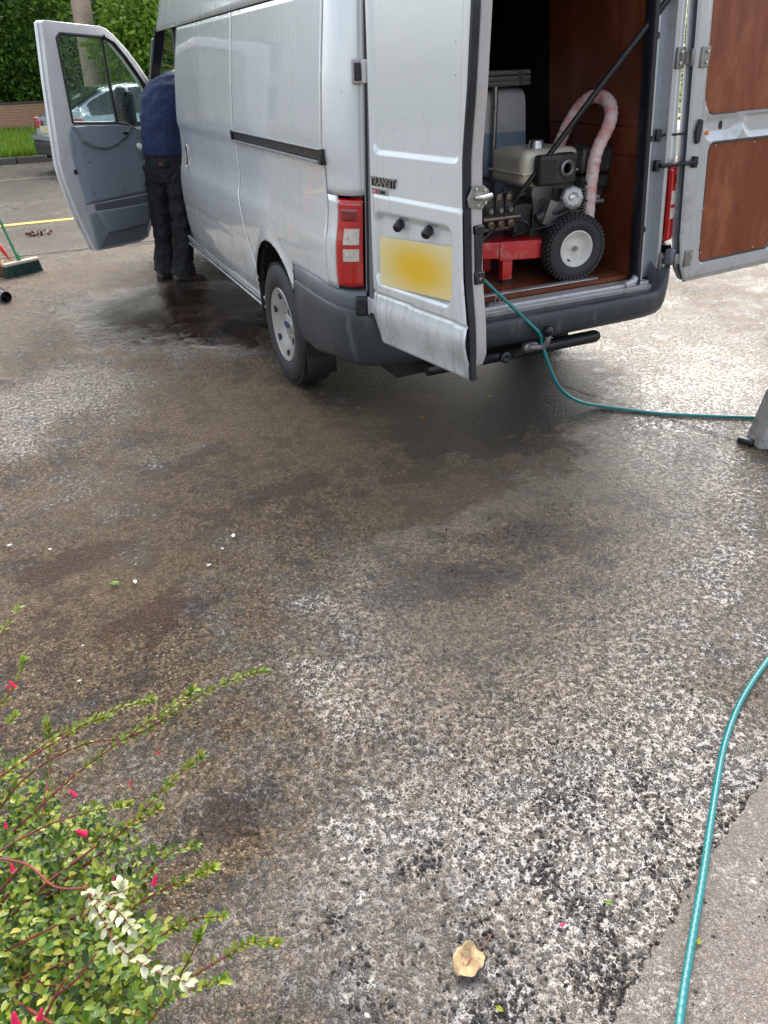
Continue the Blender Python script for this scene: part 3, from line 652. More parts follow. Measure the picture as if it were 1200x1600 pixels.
# tail lamps
k = NT('red_lens'); p = k.pos(); k.set(Base_Color=k.mix(k.noise(p, 12, 3), (.30, .001, .003), (.62, .008, .008)), Roughness=.1, Coat_Weight=1.); k.b.inputs['Coat Roughness'].default_value = .03
k.bump(k.voro(p, 150), .25, .002); M['red'] = k.m
k = NT('clear_lens'); p = k.pos(); k.set(Base_Color=k.mix(k.noise(p, 60, 3), (.45, .36, .27), (.80, .76, .70)), Roughness=.2, Metallic=.15, Coat_Weight=1.)
k.bump(k.voro(p, 120), .22, .002); M['clear'] = k.m
M['red_dark'] = mat('red_lens_dark', (.20, .004, .005), .15, coat=1, var=.4, vs=60)
for sdn in (-1, 1):
    def lp(t0, t1, z0, z1, off, edge=.010, nu=12, nv=26):
        def P(u, v):
            e = min(1, min(u*(t1-t0)*.18, (1-u)*(t1-t0)*.18, v*(z1-z0), (1-v)*(z1-z0))/edge); e = math.sqrt(max(0, 1-(1-e)**2))
            return body(sdn, lerp(t0, t1, u), lerp(z0, z1, v), off*e-.006*(1-e))
        return MB().sheet(P, nu, nv)
    lamp = lp(.02, .655, .783, 1.153, .014).build('tail_lamp', 'red', van, smooth=60, solid=.01)
    c0, c1 = (.09, .50) if sdn < 0 else (.05, .40)
    lp(c0, c1, .962, 1.042, .0175, .004, 8, 10).build('reversing_lens', 'clear', lamp, solid=.004)
    lp(c0, c1, .895, .958, .0175, .004, 8, 10).build('indicator_lens', 'clear', lamp, solid=.004)
    lp(.12, .60, 1.052, 1.125, .016, .02, 8, 10).build('brake_lens', 'red_dark', lamp, solid=.002)
    for zz in (1.0, .925):
        q = body(sdn, .38, zz, .020); MB().lathe([(0, .0015), (.008, .001), (.010, -.002)], q, (sdn*.7, -.7, 0), 14).build('bulb', 'clear', lamp)
# gap seal between the corner pillar and the left rear door
MB().add([(-inL(z)+dx, y, z) for z in (.58, 1.2, 1.8, 2.3) for dx, y in ((-.002, .004), (.014, -.004), (.014, .02), (-.002, .02))],
         [(4*k+q, 4*k+(q+1) % 4, 4*k+4+(q+1) % 4, 4*k+4+q) for k in range(3) for q in range(4)]).build('hinge_gap_seal', 'seal', van)

# ---------------------------------------------------------------- wheels
def wheel(x, y, side):
    w = bpy.data.objects.new('wheel', None); COL.objects.link(w); w.parent = van; w.location = (x, y, .345); w.empty_display_size = .1
    a = (side, 0, 0); R = .345; N = 60
    pr = [(.205, -.085), (.225, -.100), (.27, -.107), (.31, -.104), (.332, -.092), (.343, -.075), (.345, -.03), (.345, .03), (.343, .075), (.332, .092), (.31, .104), (.27, .107), (.225, .100), (.205, .085)]
    t = MB().lathe(pr, (0, 0, 0), a, N, closed=True)
    for j in range(66):                           # tread blocks
        for (h0, h1, sh) in ((-.088, -.055, 0), (-.045, -.012, .5), (.0, .033, 0), (.048, .086, .5)):
            g = 2*PI*(j+sh)/66; cx = (h0+h1)/2
            t.box(Vector((side*cx, math.cos(g)*(R+.001), math.sin(g)*(R+.001))), ((h1-h0), .024, .010), Matrix.Rotation(g-PI/2, 3, 'X'))
    t.build('tyre', 'tyre', w, smooth=40)
    h = MB().lathe([(0, .070), (.03, .070), (.055, .062), (.058, .058), (.085, .056), (.10, .062), (.15, .080), (.175, .088), (.195, .092), (.208, .098), (.212, .094), (.208, .085), (.19, .05), (0, .045)], (0, 0, 0), a, 48)
    h.build('hubcap', 'hub', w, smooth=30)
    sl_ = MB()
    for j in range(6):
        g = 2*PI*j/6+.35; pts = []
        for (rr, dg) in ((.150, -.10), (.176, -.12), (.181, 0), (.176, .12), (.150, .10), (.145, 0)):
            pts.append((rr*math.cos(g+dg), rr*math.sin(g+dg)))
        MB().prism(pts, lambda aa, bb, d: (side*d, aa, bb), .072, .0905).build('hubcap_slot', 'under', w, smooth=0)
    for j in range(5):
        g = 2*PI*j/5+.98; MB().lathe([(0, .064), (.008, .063), (.010, .055)], (0, .075*math.cos(g), .075*math.sin(g)), a, 8).build('wheel_nut', 'dull_steel', w)
    MB().prism([(.040*math.cos(g), .020*math.sin(g)) for g in np.linspace(0, 2*PI, 25)[:-1]], lambda aa, bb, d: (side*d, aa, bb), .068, .0735).build('oval_emblem', M['blue'], w, bevel=.002)
    MB().lathe([(.17, .0), (.16, -.08), (0, -.08)], (0, 0, 0), a, 24).build('rim', 'under', w)
M['blue'] = mat('emblem_blue', (.02, .03, .16), .3, .3)
wheel(-.858, 1.066, -1); wheel(.82, 1.066, 1); wheel(-.858, FAX_Y, -1); wheel(.82, FAX_Y, 1)

# ---------------------------------------------------------------- left rear door (open towards the camera)
HL = Vector((-.880, -.03, 0)); A = math.radians(-80); dL = Vector((math.cos(A), math.sin(A), 0)); nL = Vector((dL.y, -dL.x, 0))
def TL(s, z, o): return HL+dL*(s+.0*(z-1))+nL*o+Vector((0, 0, z))
sR = interp([(.56, .722), (.62, .712), (.78, .700), (.95, .672), (1.2, .655), (1.35, .650), (1.55, .668), (1.8, .680), (2.3, .66)])
sL = interp([(.56, .105), (.60, .085), (.8, .068), (1.1, .066), (1.4, .072), (2.3, .08)])
def skinL(s, z):
    o = .004*math.sin(2.5*z)
    def pocket(x0, x1, y0, y1, r, d, w): return -d*sstep(w, -w, rrect(s, z, x0, x1, y0, y1, r)+0)
    o += pocket(.112, .632, 1.338, 2.15, .03, .009, .006)
    o += pocket(.105, .640, 1.182, 1.322, .03, .0035, .005) if False else 0
    # shallow lower swage
    o += .006*sstep(1.186, 1.176, z)*sstep(.09, .12, s)
    dd = rrect(s, z, .115, .602, .842, 1.112, .035); o += -.026*sstep(.016, -.014, dd)
    o += -.005*(abs(z-(.793-.02*s)) < .006)
    o += .010*sstep(.78, .72, z)-.030*sstep(.72, .56, z)
    e = min(s-sL(z), sR(z)-s, z-.565); o -= .008*(1-min(1, max(0, e)/.012))**2
    return o
Z0, Z1 = .566, 2.2
ld = MB().sheet(lambda u, v: (lambda z: TL(lerp(sL(z), sR(z), u), z, skinL(lerp(sL(z), sR(z), u), z)))(lerp(Z0, Z1, v)), 110, 290, flip=True).build('rear_door', 'paint', van, smooth=50, recalc=False)
zz = [Z0+.004+(Z1-Z0)*k/30 for k in range(31)]
def dslab(T, s0, s1, o0, o1, zs, name, m, parent, **kw):
    V = []
    for z in zs: V += [T(s0(z), z, o0), T(s1(z), z, o0), T(s1(z), z, o1), T(s0(z), z, o1)]
    F = [(4*k+q, 4*k+(q+1) % 4, 4*k+4+(q+1) % 4, 4*k+4+q) for k in range(len(zs)-1) for q in range(4)]+[(0, 1, 2, 3), tuple(4*(len(zs)-1)+q for q in (3, 2, 1, 0))]
    return MB().add(V, F).build(name, m, parent, **kw)
dslab(TL, lambda z: sL(z)+.004, lambda z: sR(z)-.003, -.036, -.031, zz, 'door_core', 'flap', ld)
dslab(TL, lambda z: sR(z)-.008, lambda z: sR(z)+.010, -.034, -.004, zz, 'door_seal', 'seal', ld, bevel=.004)
zf = [.612+(2.18-.612)*k/30 for k in range(31)]
taper = interp([(.6, -.03), (.66, .0), (2.3, .0)])
ifr = dslab(TL, lambda z: sL(z)+.02, lambda z: sR(z)+.006+taper(z)+.006*sstep(1.9, 1.2, z), -.085, -.036, zf, 'inner_frame', 'flap', ld, bevel=.006)
for (za, zb, s0, s1) in ((1.36, 2.12, .12, .58), (.68, 1.24, .12, .58)):
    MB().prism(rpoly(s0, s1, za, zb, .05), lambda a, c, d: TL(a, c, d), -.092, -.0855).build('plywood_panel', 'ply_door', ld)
# latch, black lock case
lt = MB().box(TL(.672, 1.225, -.060), (.085, .004, .075), Matrix.Rotation(A+PI/2, 3, 'Z'))
MB().prism([(-.045, -.03), (.02, -.04), (.05, -.005), (.045, .02), (.01, .042), (-.03, .038), (-.05, 0)], lambda a, c, d: TL(sR(1.22)+.014+d, 1.222+c, -.060+a*-1), 0, .008).build('latch_plate', 'dull_steel', ld, bevel=.002)
MB().tube([TL(.675, 1.222, -.045), TL(.695, 1.222, -.060), TL(.695, 1.226, -.10)], .009, 10).build('latch_bolt', 'steel', ld)
for dz, do in ((.028, -.045), (-.026, -.055), (.02, -.085), (-.02, -.088)):
    MB().lathe([(0, .006), (.006, .005), (.007, 0)], TL(sR(1.22)+.022, 1.222+dz, do), dL, 8).build('bolt', 'steel', ld)
MB().box(TL(.675, 1.035, -.060), (.034, .024, .19), Matrix.Rotation(A+PI/2, 3, 'Z')).build('lock_case', 'black', ld, bevel=.005)
MB().box(TL(.680, .947, -.062), (.046, .030, .045), Matrix.Rotation(A+PI/2, 3, 'Z')).build('lock_case', 'black_gloss', ld, bevel=.005)
MB().box(TL(.676, 1.115, -.060), (.042, .026, .030), Matrix.Rotation(A+PI/2, 3, 'Z')).build('lock_case', 'black_gloss', ld, bevel=.005)
for z in (1.112, .945): MB().lathe([(0, .004), (.006, .003), (.007, 0)], TL(sR(z)+.022, z, -.062), dL, 8).build('bolt', 'dull_steel', ld)
# number plate: yellow, paler towards the edges; characters are not readable in the photograph
k = NT('number_plate_yellow'); p = k.pos(); q_ = TL(.395, .94, 0)
mp = k.n('ShaderNodeMapping', vector_type='TEXTURE'); mp.inputs['Location'].default_value = tuple(q_); mp.inputs['Scale'].default_value = (.30, .30, .13); k.put(mp.inputs[0], k.n('ShaderNodeNewGeometry').outputs['Position'])
ln = k.n('ShaderNodeVectorMath', operation='LENGTH'); k.put(ln.inputs[0], mp.outputs[0])
k.set(Base_Color=k.mix(k.mr(ln.outputs['Value'], .2, 1.1), (.84, .52, .02), (.80, .70, .38)), Roughness=.3, Coat_Weight=.3); M['plate'] = k.m
V = MB().prism(rpoly(.135, .655, .845, 1.04, .012), lambda a, c, d: TL(a*.93+.012, c+.055*(a-.4), d), .001, .006)
V.build('number_plate', 'plate', ld, bevel=.001)
for s_ in (.265, .450):
    q = bpy.data.objects.new('plate_lamp', None)
    lm = MB().lathe([(0, 0), (.016, 0), (.019, .012), (.019, .040), (.014, .046), (0, .047)], TL(s_, 1.096, -.020), nL*.8+Vector((0, 0, -.45))+dL*.25, 14).build('plate_lamp', 'black', ld, smooth=40)
def text(body_, size, T, name, m, parent, depth=.002, sx=1., shear=0):
    cu = bpy.data.curves.new(name, 'FONT'); cu.body = body_; cu.size = size; cu.extrude = depth; cu.offset = size*.022
    ob = bpy.data.objects.new(name, cu); COL.objects.link(ob); dg = bpy.context.evaluated_depsgraph_get()
    me = bpy.data.meshes.new_from_object(ob.evaluated_get(dg)); bpy.data.objects.remove(ob)
    for v in me.vertices: v.co = T(v.co.x*sx+shear*v.co.y, v.co.y, v.co.z+depth)
    o = bpy.data.objects.new(name, me); COL.objects.link(o); me.materials.append(M[m]); o.parent = parent; return o
text('TRANSIT', .046, lambda a, c, d: TL(.090+a, 1.218+c, skinL(.2, 1.24)+.0015+d), 'badge_lettering', 'black_gloss', ld, .0035, .95)
text('TRANSIT', .046, lambda a, c, d: TL(.0896+a, 1.2188+c, skinL(.2, 1.24)+.0088+d), 'badge_lettering', 'dull_steel', ld, .0004, .95).scale = (1, 1, 1)
bd_ = MB().prism(rpoly(.094, .205, 1.187, 1.209, .004), lambda a, c, d: TL(a, c, skinL(.15, 1.2)+d), -.001, .004).build('engine_badge', 'steel', ld, bevel=.001)
M['white'] = mat('white_plastic', (.72, .72, .70), .35)
MB().prism(rpoly(.096, .133, 1.189, 1.207, .003), lambda a, c, d: TL(a, c, skinL(.15, 1.2)+d), .0042, .0052).build('badge_inset', 'red', bd_)
text('115', .016, lambda a, c, d: TL(.0975+a, 1.192+c, skinL(.15, 1.2)+.0054+d), 'badge_text', 'white', bd_, .0004, 1.1)
text('T300', .018, lambda a, c, d: TL(.138+a, 1.191+c, skinL(.15, 1.2)+.0044+d), 'badge_text', 'black_gloss', bd_, .0006, 1.35)

def hinge(par, c, a0, a1, name='door_hinge', m='inner'):
    h = MB(); h.box(Vector(c)+Vector(a0), (.055, .012, .075)); h.box(Vector(c)+Vector(a1), (.055, .012, .075), Matrix.Rotation(.2, 3, 'Z'))
    h.tube([Vector(c)+Vector((0, -.03, -.04)), Vector(c)+Vector((0, -.03, .04))], .011, 10)
    h.tube([Vector(c)+Vector(a0), Vector(c)+Vector((0, -.028, 0)), Vector(c)+Vector(a1)], .012, 8)
    return h.build(name, m, par, bevel=.004)
for z in (1.61, .71):
    c = Vector((-inL(z), -.005, z))
    h = MB().box(c+Vector((-.030, -.010, 0)), (.050, .014, .085), Matrix.Rotation(-.35, 3, 'Z')); h.build('door_hinge', 'flap' if z > 1 else 'plastic', van, bevel=.006)
    h = MB().box(c+Vector((-.036, -.020, 0)), (.026, .012, .06), Matrix.Rotation(-.35, 3, 'Z')); h.build('hinge_recess', 'black', van, bevel=.004)
    h = MB().tube([c+Vector((-.010, -.030, -.04)), c+Vector((-.010, -.030, .04))], .012, 10)
    h.box(c+Vector((.012, -.045, 0)), (.045, .020, .062), Matrix.Rotation(-1.0, 3, 'Z')); h.box(c+Vector((.016, -.085, 0)), (.02, .075, .062), Matrix.Rotation(.17, 3, 'Z'))
    h.build('door_hinge', 'white', van, bevel=.005)

# ---------------------------------------------------------------- right rear door (folded back beside the van)
HR = Vector((.955, -.03, 0)); B = math.radians(6); dR = Vector((math.cos(B), math.sin(B), 0)); nR = Vector((math.sin(B), -math.cos(B), 0))
def TR(s, z, o): return HR+dR*(s-.135*(z-.69))+nR*o+Vector((0, 0, z))
e0 = interp([(.55, .07), (.575, .03), (.64, .0), (.8, -.02), (2.3, -.02)])
def skinR(s, z):
    o = 0.
    o -= .030*sstep(.008, -.008, rrect(s, z, .080, .90, 1.365, 2.3, .095))
    o -= .022*sstep(.006, -.006, rrect(s, z, .135, .735, .650, 1.240, .035))
    # hand pocket swept between the two panels
    d = rrect(s, z, .10, .36, 1.262, 1.42, .06); o -= .028*sstep(.02, -.03, d)*sstep(1.40, 1.33, z)
    o -= .018*sstep(.34, .44, s)*sstep(1.250, 1.262, z)*sstep(1.36, 1.35, z)*sstep(1.30-.0, 1.335, z+.06*sstep(.34, .46, s))
    o -= .010*(1-min(1, max(0, s-e0(z))/.016))**2+.012*(1-min(1, max(0, z-.57)/.02))**2
    o -= .006*sstep(.052, .060, s)*sstep(.078, .070, s)
    return o
rd = MB().sheet(lambda u, v: (lambda z: TR(lerp(e0(z), .78, u), z, skinR(lerp(e0(z), .78, u), z)))(lerp(.558, 2.2, v)), 110, 250).build('rear_door', 'inner', van, smooth=50, recalc=False)
tag(rd, 'right rear door folded back, showing its plywood lined inside')
zz2 = [.566+(2.19-.566)*k/26 for k in range(27)]
dslab(TR, lambda z: e0(z)+.001, lambda z: .78, -.046, -.034, zz2, 'door_edge', 'inner_blue', rd)
dslab(TR, lambda z: e0(z)+.004, lambda z: .80, -.068, -.046, zz2, 'outer_skin', 'paint', rd, bevel=.006)
MB().tube([TR(s, .563+.0*s, -.030) for s in (.06, .25, .5, .79)], .011, 8).build('door_seal', 'seal', rd)
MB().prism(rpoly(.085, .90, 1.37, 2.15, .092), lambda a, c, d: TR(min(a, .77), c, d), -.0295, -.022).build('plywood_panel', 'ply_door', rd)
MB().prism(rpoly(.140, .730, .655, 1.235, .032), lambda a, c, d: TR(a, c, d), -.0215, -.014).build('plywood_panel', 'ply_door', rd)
m = MB(); q = [TR(a, c, -.008) for a, c in rpoly(.137, .733, .652, 1.238, .034)]; m.tube(q+[q[0]], .0035, 6, cap=False); m.build('panel_edge_seal', 'seal', rd)
M['orange'] = mat('orange_plastic', (.8, .25, .02), .35)
MB().lathe([(0, .010), (.008, .009), (.011, .004), (.012, 0)], TR(.105, 1.29, 0), nR, 12).build('orange_plug', 'orange', rd)
MB().prism([(.012*math.cos(g), .020*math.sin(g)) for g in np.linspace(0, 2*PI, 17)[:-1]], lambda a, c, d: TR(.235+a, 1.315+c, skinR(.235, 1.315)+d), .0005, .003).build('drain_hole', 'under', rd)
for (a, c) in ((.20, 1.225), (.15, .93), (.16, .70), (.5, 1.22), (.6, .67)): MB().lathe([(0, .003), (.004, .002), (.005, 0)], TR(a, c, -.014), nR, 8).build('screw', 'steel', rd)
MB().box(TR(.70, 1.215, .004), (.10, .012, .028), Matrix.Rotation(B, 3, 'Z')).build('handle', 'inner', rd, bevel=.004)
# hinges, check strap, stay
for z, s in ((1.61, 0), (.69, 0)):
    xi = inR(z); a = Vector((xi+.010, -.004, z)); e = TR(.04, z, .004)
    h = MB().box(a, (.05, .016, .085), Matrix.Rotation(.1, 3, 'Z')); h.box(e, (.055, .014, .085), Matrix.Rotation(B, 3, 'Z'))
    mid = (a+e)/2; h.span((a.x, -.020, z-.028), (e.x, -.006, z+.028)); h.tube([mid+Vector((-.02, -.022, -.034)), mid+Vector((-.02, -.022, .034))], .010, 8)
    hg = h.build('door_hinge', 'dull_steel', van, bevel=.004)
    for dz in (-.022, .022):
        MB().lathe([(0, .010), (.009, .008), (.010, 0)], a+Vector((-.002, -.008, dz)), (0, -1, 0), 6).build('bolt', 'steel', hg)
        MB().lathe([(0, .006), (.007, .005), (.008, 0)], e+Vector((.006, -.008, dz)), (0, -1, 0), 6).build('bolt', 'steel', hg)
a = Vector((inR(1.29)-.055, .035, 1.29)); e = TR(.035, 1.30, .004)
st = MB().tube([a, (a+e)/2+Vector((0, -.01, -.002)), e], .006, 8).build('check_strap', 'black', van)
MB().box(a+Vector((0, -.005, 0)), (.030, .018, .055)).build('strap_bracket', 'black', st, bevel=.005)
MB().prism([(-.010, -.055), (.012, -.05), (.016, 0), (.012, .05), (-.010, .055), (-.022, .02), (-.022, -.02)], lambda p_, c, d: e+dR*p_+nR*d+Vector((0, 0, c)), 0, .014).build('strap_bracket', 'black', st, bevel=.003)
a = Vector((inR(1.16)-.06, .02, 1.155)); e = TR(.02, 1.165, .010)
st = MB().tube([a+Vector((.01, -.02, 0)), e+nR*.02], .010, 8).build('door_stay', 'black', van)
for q in (a, e): MB().box(q, (.026, .03, .052)).build('stay_bracket', 'black', st, bevel=.005)
for z in (.86, 1.28, 1.7): MB().prism([(.010*math.cos(g), .015*math.sin(g)) for g in np.linspace(0, 2*PI, 13)[:-1]], lambda p_, c, d: (inR(z)-.118+p_, .0095-d, z+c), 0, .002).build('pillar_hole', 'under', van)

# ---------------------------------------------------------------- left cab door
FH = Vector((-.96, 4.42, 0)); FF = Vector((-1.80, 3.80, 0)); dF = (FH-FF).normalized(); nF = Vector((dF.y, -dF.x, 0))   # nF points at the inside face
tum = interp([(.3, -.02), (.7, 0), (1.1, .0), (1.5, .015), (2.0, .05)])
def TF(s, z, o): return FF+dF*s+nF*(o+tum(z))+Vector((0, 0, z))
outl = [(.118, .358), (.30, .345), (.62, .335), (.74, .36), (.80, .46), (.95, .60), (1.03, .85), (1.065, 1.2), (1.075, 1.50), (1.035, 1.575), (.94, 1.69), (.83, 1.80), (.70, 1.905), (.64, 1.940), (.58, 1.955), (.355, 1.968), (.06, 1.985), (.035, 1.97), (.0, 1.60), (-.025, 1.3), (-.05, 1.05), (-.045, .95), (-.02, .80), (.01, .66)]
win = [(.150, 1.315), (.60, 1.285), (.70, 1.27), (.86, 1.20), (.985, 1.20), (1.02, 1.46), (.93, 1.60), (.80, 1.745), (.69, 1.85), (.60, 1.885), (.18, 1.905), (.145, 1.88)]
M['paint_front'] = mat('door_frame_paint', (.62, .61, .60), .3, .15, coat=.4, dirt=.25, dcol=(.3, .28, .25), ds=5)
fd = MB().prism(outl, TF, -.022, .020, [win]).build('front_door', 'paint_front', van, smooth=40, bevel=.006)
tag(fd, 'open left cab door showing its grey inner trim')
MB().prism([(x+.0, z) for x, z in outl[:]], lambda s, z, o: TF(s-.012 if s < .1 else s, z, o), -.050, -.0225, [win]).build('outer_skin', 'paint', fd, bevel=.006)
M['glass'] = None
k = NT('rainy_glass'); p = k.pos()
gl = k.n('ShaderNodeBsdfGlass'); gl.inputs['IOR'].default_value = 1.2; gl.inputs['Roughness'].default_value = .02; gl.inputs['Color'].default_value = (.62, .76, .72, 1)
tr = k.n('ShaderNodeBsdfTransparent'); tr.inputs[0].default_value = (.66, .80, .76, 1)
gs = k.n('ShaderNodeBsdfGlossy'); gs.inputs['Roughness'].default_value = .03; gs.inputs['Color'].default_value = (1, 1, 1, 1)
fr = k.n('ShaderNodeFresnel'); fr.inputs[0].default_value = 1.4
dr = k.voro(p, 95); dr2 = k.n('ShaderNodeSeparateColor'); k.put(dr2.inputs[0], k.voro(p, 95, out='Color'))
drop = k.math('MULTIPLY', k.mr(dr, .55, .15), k.math('GREATER_THAN', dr2.outputs[0], .2))
bp_ = k.n('ShaderNodeBump'); bp_.inputs['Strength'].default_value = 1; bp_.inputs['Distance'].default_value = .006; k.put(bp_.inputs['Height'], drop)
for q in (gl, gs): k.put(q.inputs['Normal'], bp_.outputs[0])
m1 = k.n('ShaderNodeMixShader'); k.put(m1.inputs[0], k.mr(drop, .05, .4, 0, .9)); k.put(m1.inputs[1], tr.outputs[0]); k.put(m1.inputs[2], gl.outputs[0])
m2 = k.n('ShaderNodeMixShader'); k.put(m2.inputs[0], fr.outputs[0]); k.put(m2.inputs[1], m1.outputs[0]); k.put(m2.inputs[2], gs.outputs[0]); k.put(k.out.inputs[0], m2.outputs[0]); M['glass'] = k.m
k = NT('clear_glass'); tr = k.n('ShaderNodeBsdfTransparent'); tr.inputs[0].default_value = (.6, .68, .66, 1); gs = k.n('ShaderNodeBsdfGlossy'); gs.inputs['Roughness'].default_value = .02
m2 = k.n('ShaderNodeMixShader'); fr = k.n('ShaderNodeFresnel'); fr.inputs[0].default_value = 1.45; k.put(m2.inputs[0], fr.outputs[0]); k.put(m2.inputs[1], tr.outputs[0]); k.put(m2.inputs[2], gs.outputs[0]); k.put(k.out.inputs[0], m2.outputs[0]); M['glass2'] = k.m
gb = MB(); o = [(x, z) for x, z in win]; tt = tessellate_polygon([[Vector((a, c, 0)) for a, c in o]]); gb.add([TF(a, c, -.008) for a, c in o], [tuple(t) for t in tt])
gb.build('window_glass', 'glass', fd, smooth=0, recalc=False)
m = MB(); q = [TF(a, c, .014) for a, c in win]; m.tube(q+[q[0]], .013, 8, cap=False)
q = [TF(a, c, .020) for a, c in win[5:10]]; m.tube(q, .020, 8); m.build('window_seal', 'black', fd)
MB().tube([TF(.592, 1.90, .004), TF(.602, 1.60, .004), TF(.618, 1.27, .004)], .017, 8, flat=.8).build('quarter_light_bar', 'black', fd)
M['trim'] = mat('grey_door_trim', (.22, .255, .285), .50, 0, var=.08, bump=.15, bs=220, bd=.0008, dirt=.25, dcol=(.22, .21, .2), ds=4)
M['trim_dark'] = mat('dark_door_trim', (.13, .14, .155), .55, 0, bump=.1, bs=220, bd=.0008, dirt=.3, dcol=(.2, .19, .17))
trim = [(.135, .375), (.62, .355), (.72, .37), (.775, .50), (.90, .60), (1.00, .85), (1.03, 1.16), (.90, 1.165), (.80, 1.215), (.70, 1.255), (.60, 1.272), (.12, 1.295), (.085, 1.25), (.07, 1.10), (.10, .80), (.115, .60)]
# trim as a relief over its outline
def trim_o(s, z):
    o = .030
    # upper arm-rest bowl
    f = interp([(.14, 1.285), (.20, 1.18), (.30, 1.125), (.42, 1.105), (.55, 1.13), (.66, 1.19), (.72, 1.26)])
    if .12 < s < .74 and z < 1.29: o += .020*sstep(f(s)-.004, f(s)+.010, z)-.010*math.exp(-((z-f(s)+.004)/.006)**2)
    # body of the panel swells towards the hinge
    o += .030*sstep(.62, .80, s-.25*(1.1-z))*sstep(.74, .86, z)
    o += .014*sstep(.725, .745, z)*sstep(.10, .17, s)
    o -= .012*sstep(.735, .715, z)*sstep(.62, .66, z)
    o -= .006*math.exp(-((z-.722)/.006)**2)
    return o
x0, x1, z0_, z1_ = .0, 1.06, .34, 1.31
def inside(pt, poly):
    c = False; j = len(poly)-1
    for i in range(len(poly)):
        if (poly[i][1] > pt[1]) != (poly[j][1] > pt[1]) and pt[0] < (poly[j][0]-poly[i][0])*(pt[1]-poly[i][1])/(poly[j][1]-poly[i][1])+poly[i][0]: c = not c
        j = i
    return c
lefte = interp([(.355, .135), (.6, .115), (.8, .10), (1.10, .07), (1.25, .085), (1.295, .12)])
righte = interp([(.355, .64), (.37, .72), (.50, .775), (.60, .90), (.85, 1.0), (1.16, 1.03), (1.165, .90), (1.215, .80), (1.255, .70), (1.272, .60), (1.295, .14)])
rows = list(np.linspace(.357, 1.16, 110))+list(np.linspace(1.163, 1.293, 30)); V = []; F = []; nu = 90
for z in rows:
    a, c = lefte(z), righte(z)
    for i in range(nu+1):
        s = lerp(a, c, i/nu); e = min(i/nu, 1-i/nu)*(c-a); o = trim_o(s, z); o = .019+(o-.019)*min(1, e/.012 if e < .012 else 1); V.append(TF(s, z, o))
for j in range(len(rows)-1): F += [(j*(nu+1)+i, j*(nu+1)+i+1, (j+1)*(nu+1)+i+1, (j+1)*(nu+1)+i) for i in range(nu)]
tp = MB().add(V, F).build('door_trim', 'trim', fd, smooth=60, recalc=False)
# bottle pocket
def pk(u, v):
    s = lerp(lerp(.285, .175, v**.7), lerp(.735, .835, v), u); z = lerp(.478, .655-.02*u, v); bulge = .055*math.sin(PI*min(1, max(0, u*1.0)))**.35*(.25+.75*v)
    return TF(s, z, .030+bulge)
MB().sheet(pk, 26, 14).build('door_pocket', 'trim', fd, solid=.006)
m = MB(); q = [pk(i/24, 1) for i in range(25)]; m.tube([Vector(x)+Vector((0, 0, .004)) for x in q], .009, 8); m.build('pocket_rim', 'trim', fd)
MB().prism([(.16, .375), (.62, .36), (.715, .38), (.73, .475), (.27, .485)], TF, .026, .031).build('speaker_panel', 'trim_dark', fd, bevel=.003)
MB().prism([(.195, .625), (.80, .61), (.83, .70), (.19, .715)], TF, .018, .0225).build('pocket_back', 'trim_dark', fd)
# release handle, window switch, lock
MB().lathe([(0, .004), (.030, .004), (.042, .010), (.046, .004), (.046, -.004)], TF(.635, 1.214, .052), nF, 24).build('handle_bowl', 'trim_dark', fd)
MB().lathe([(0, .0045), (.036, .0045), (.036, 0)], TF(.635, 1.214, .0525), nF, 20).build('handle_recess', 'under', fd)
MB().box(TF(.635, 1.208, .066), (.055, .014, .022), Matrix.Rotation(math.atan2(dF.y, dF.x), 3, 'Z')).build('release_handle', 'black_gloss', fd, bevel=.006)
MB().tube([TF(.745, 1.095, .06), TF(.758, 1.065, .085), TF(.772, 1.00, .075)], [.026, .026, .016], 12).build('grab_handle', 'trim_dark', fd)
MB().lathe([(0, .012), (.016, .012), (.018, .006), (.028, .006), (.030, 0)], TF(.747, 1.098, .084), (nF+Vector((0, 0, .5))).normalized(), 14).build('handle_cap', 'white', fd)
MB().box(TF(.075, .975, .020), (.030, .02, .035), Matrix.Rotation(math.atan2(dF.y, dF.x), 3, 'Z')).build('door_latch', 'black', fd, bevel=.004)
for (a, c) in ((.215, 1.03), (.20, .80), (.52, .77)): MB().lathe([(0, .003), (.006, .002), (.007, 0)], TF(a, c, trim_o(a, c)), nF, 8).build('trim_screw', 'black', fd)
# wing mirror outside the door
mr_ = MB().sheet(lambda u, v: TF(.905+.085*math.sin(2*PI*u)*math.sin(PI*v)**.5, 1.37-.175*math.cos(PI*v), -.19+.07*math.cos(2*PI*u)*math.sin(PI*v)**.5), 20, 14).build('wing_mirror', 'black', fd, smooth=70)
MB().prism(rpoly(.845, .965, 1.235, 1.50, .04), TF, -.125, -.118).build('mirror_glass', M['steel'] if False else mat('mirror_dark', (.05, .06, .06), .06, .9), mr_)
MB().tube([TF(.97, 1.26, -.03), TF(.93, 1.25, -.17)], .02, 8).build('mirror_arm', 'black', fd)

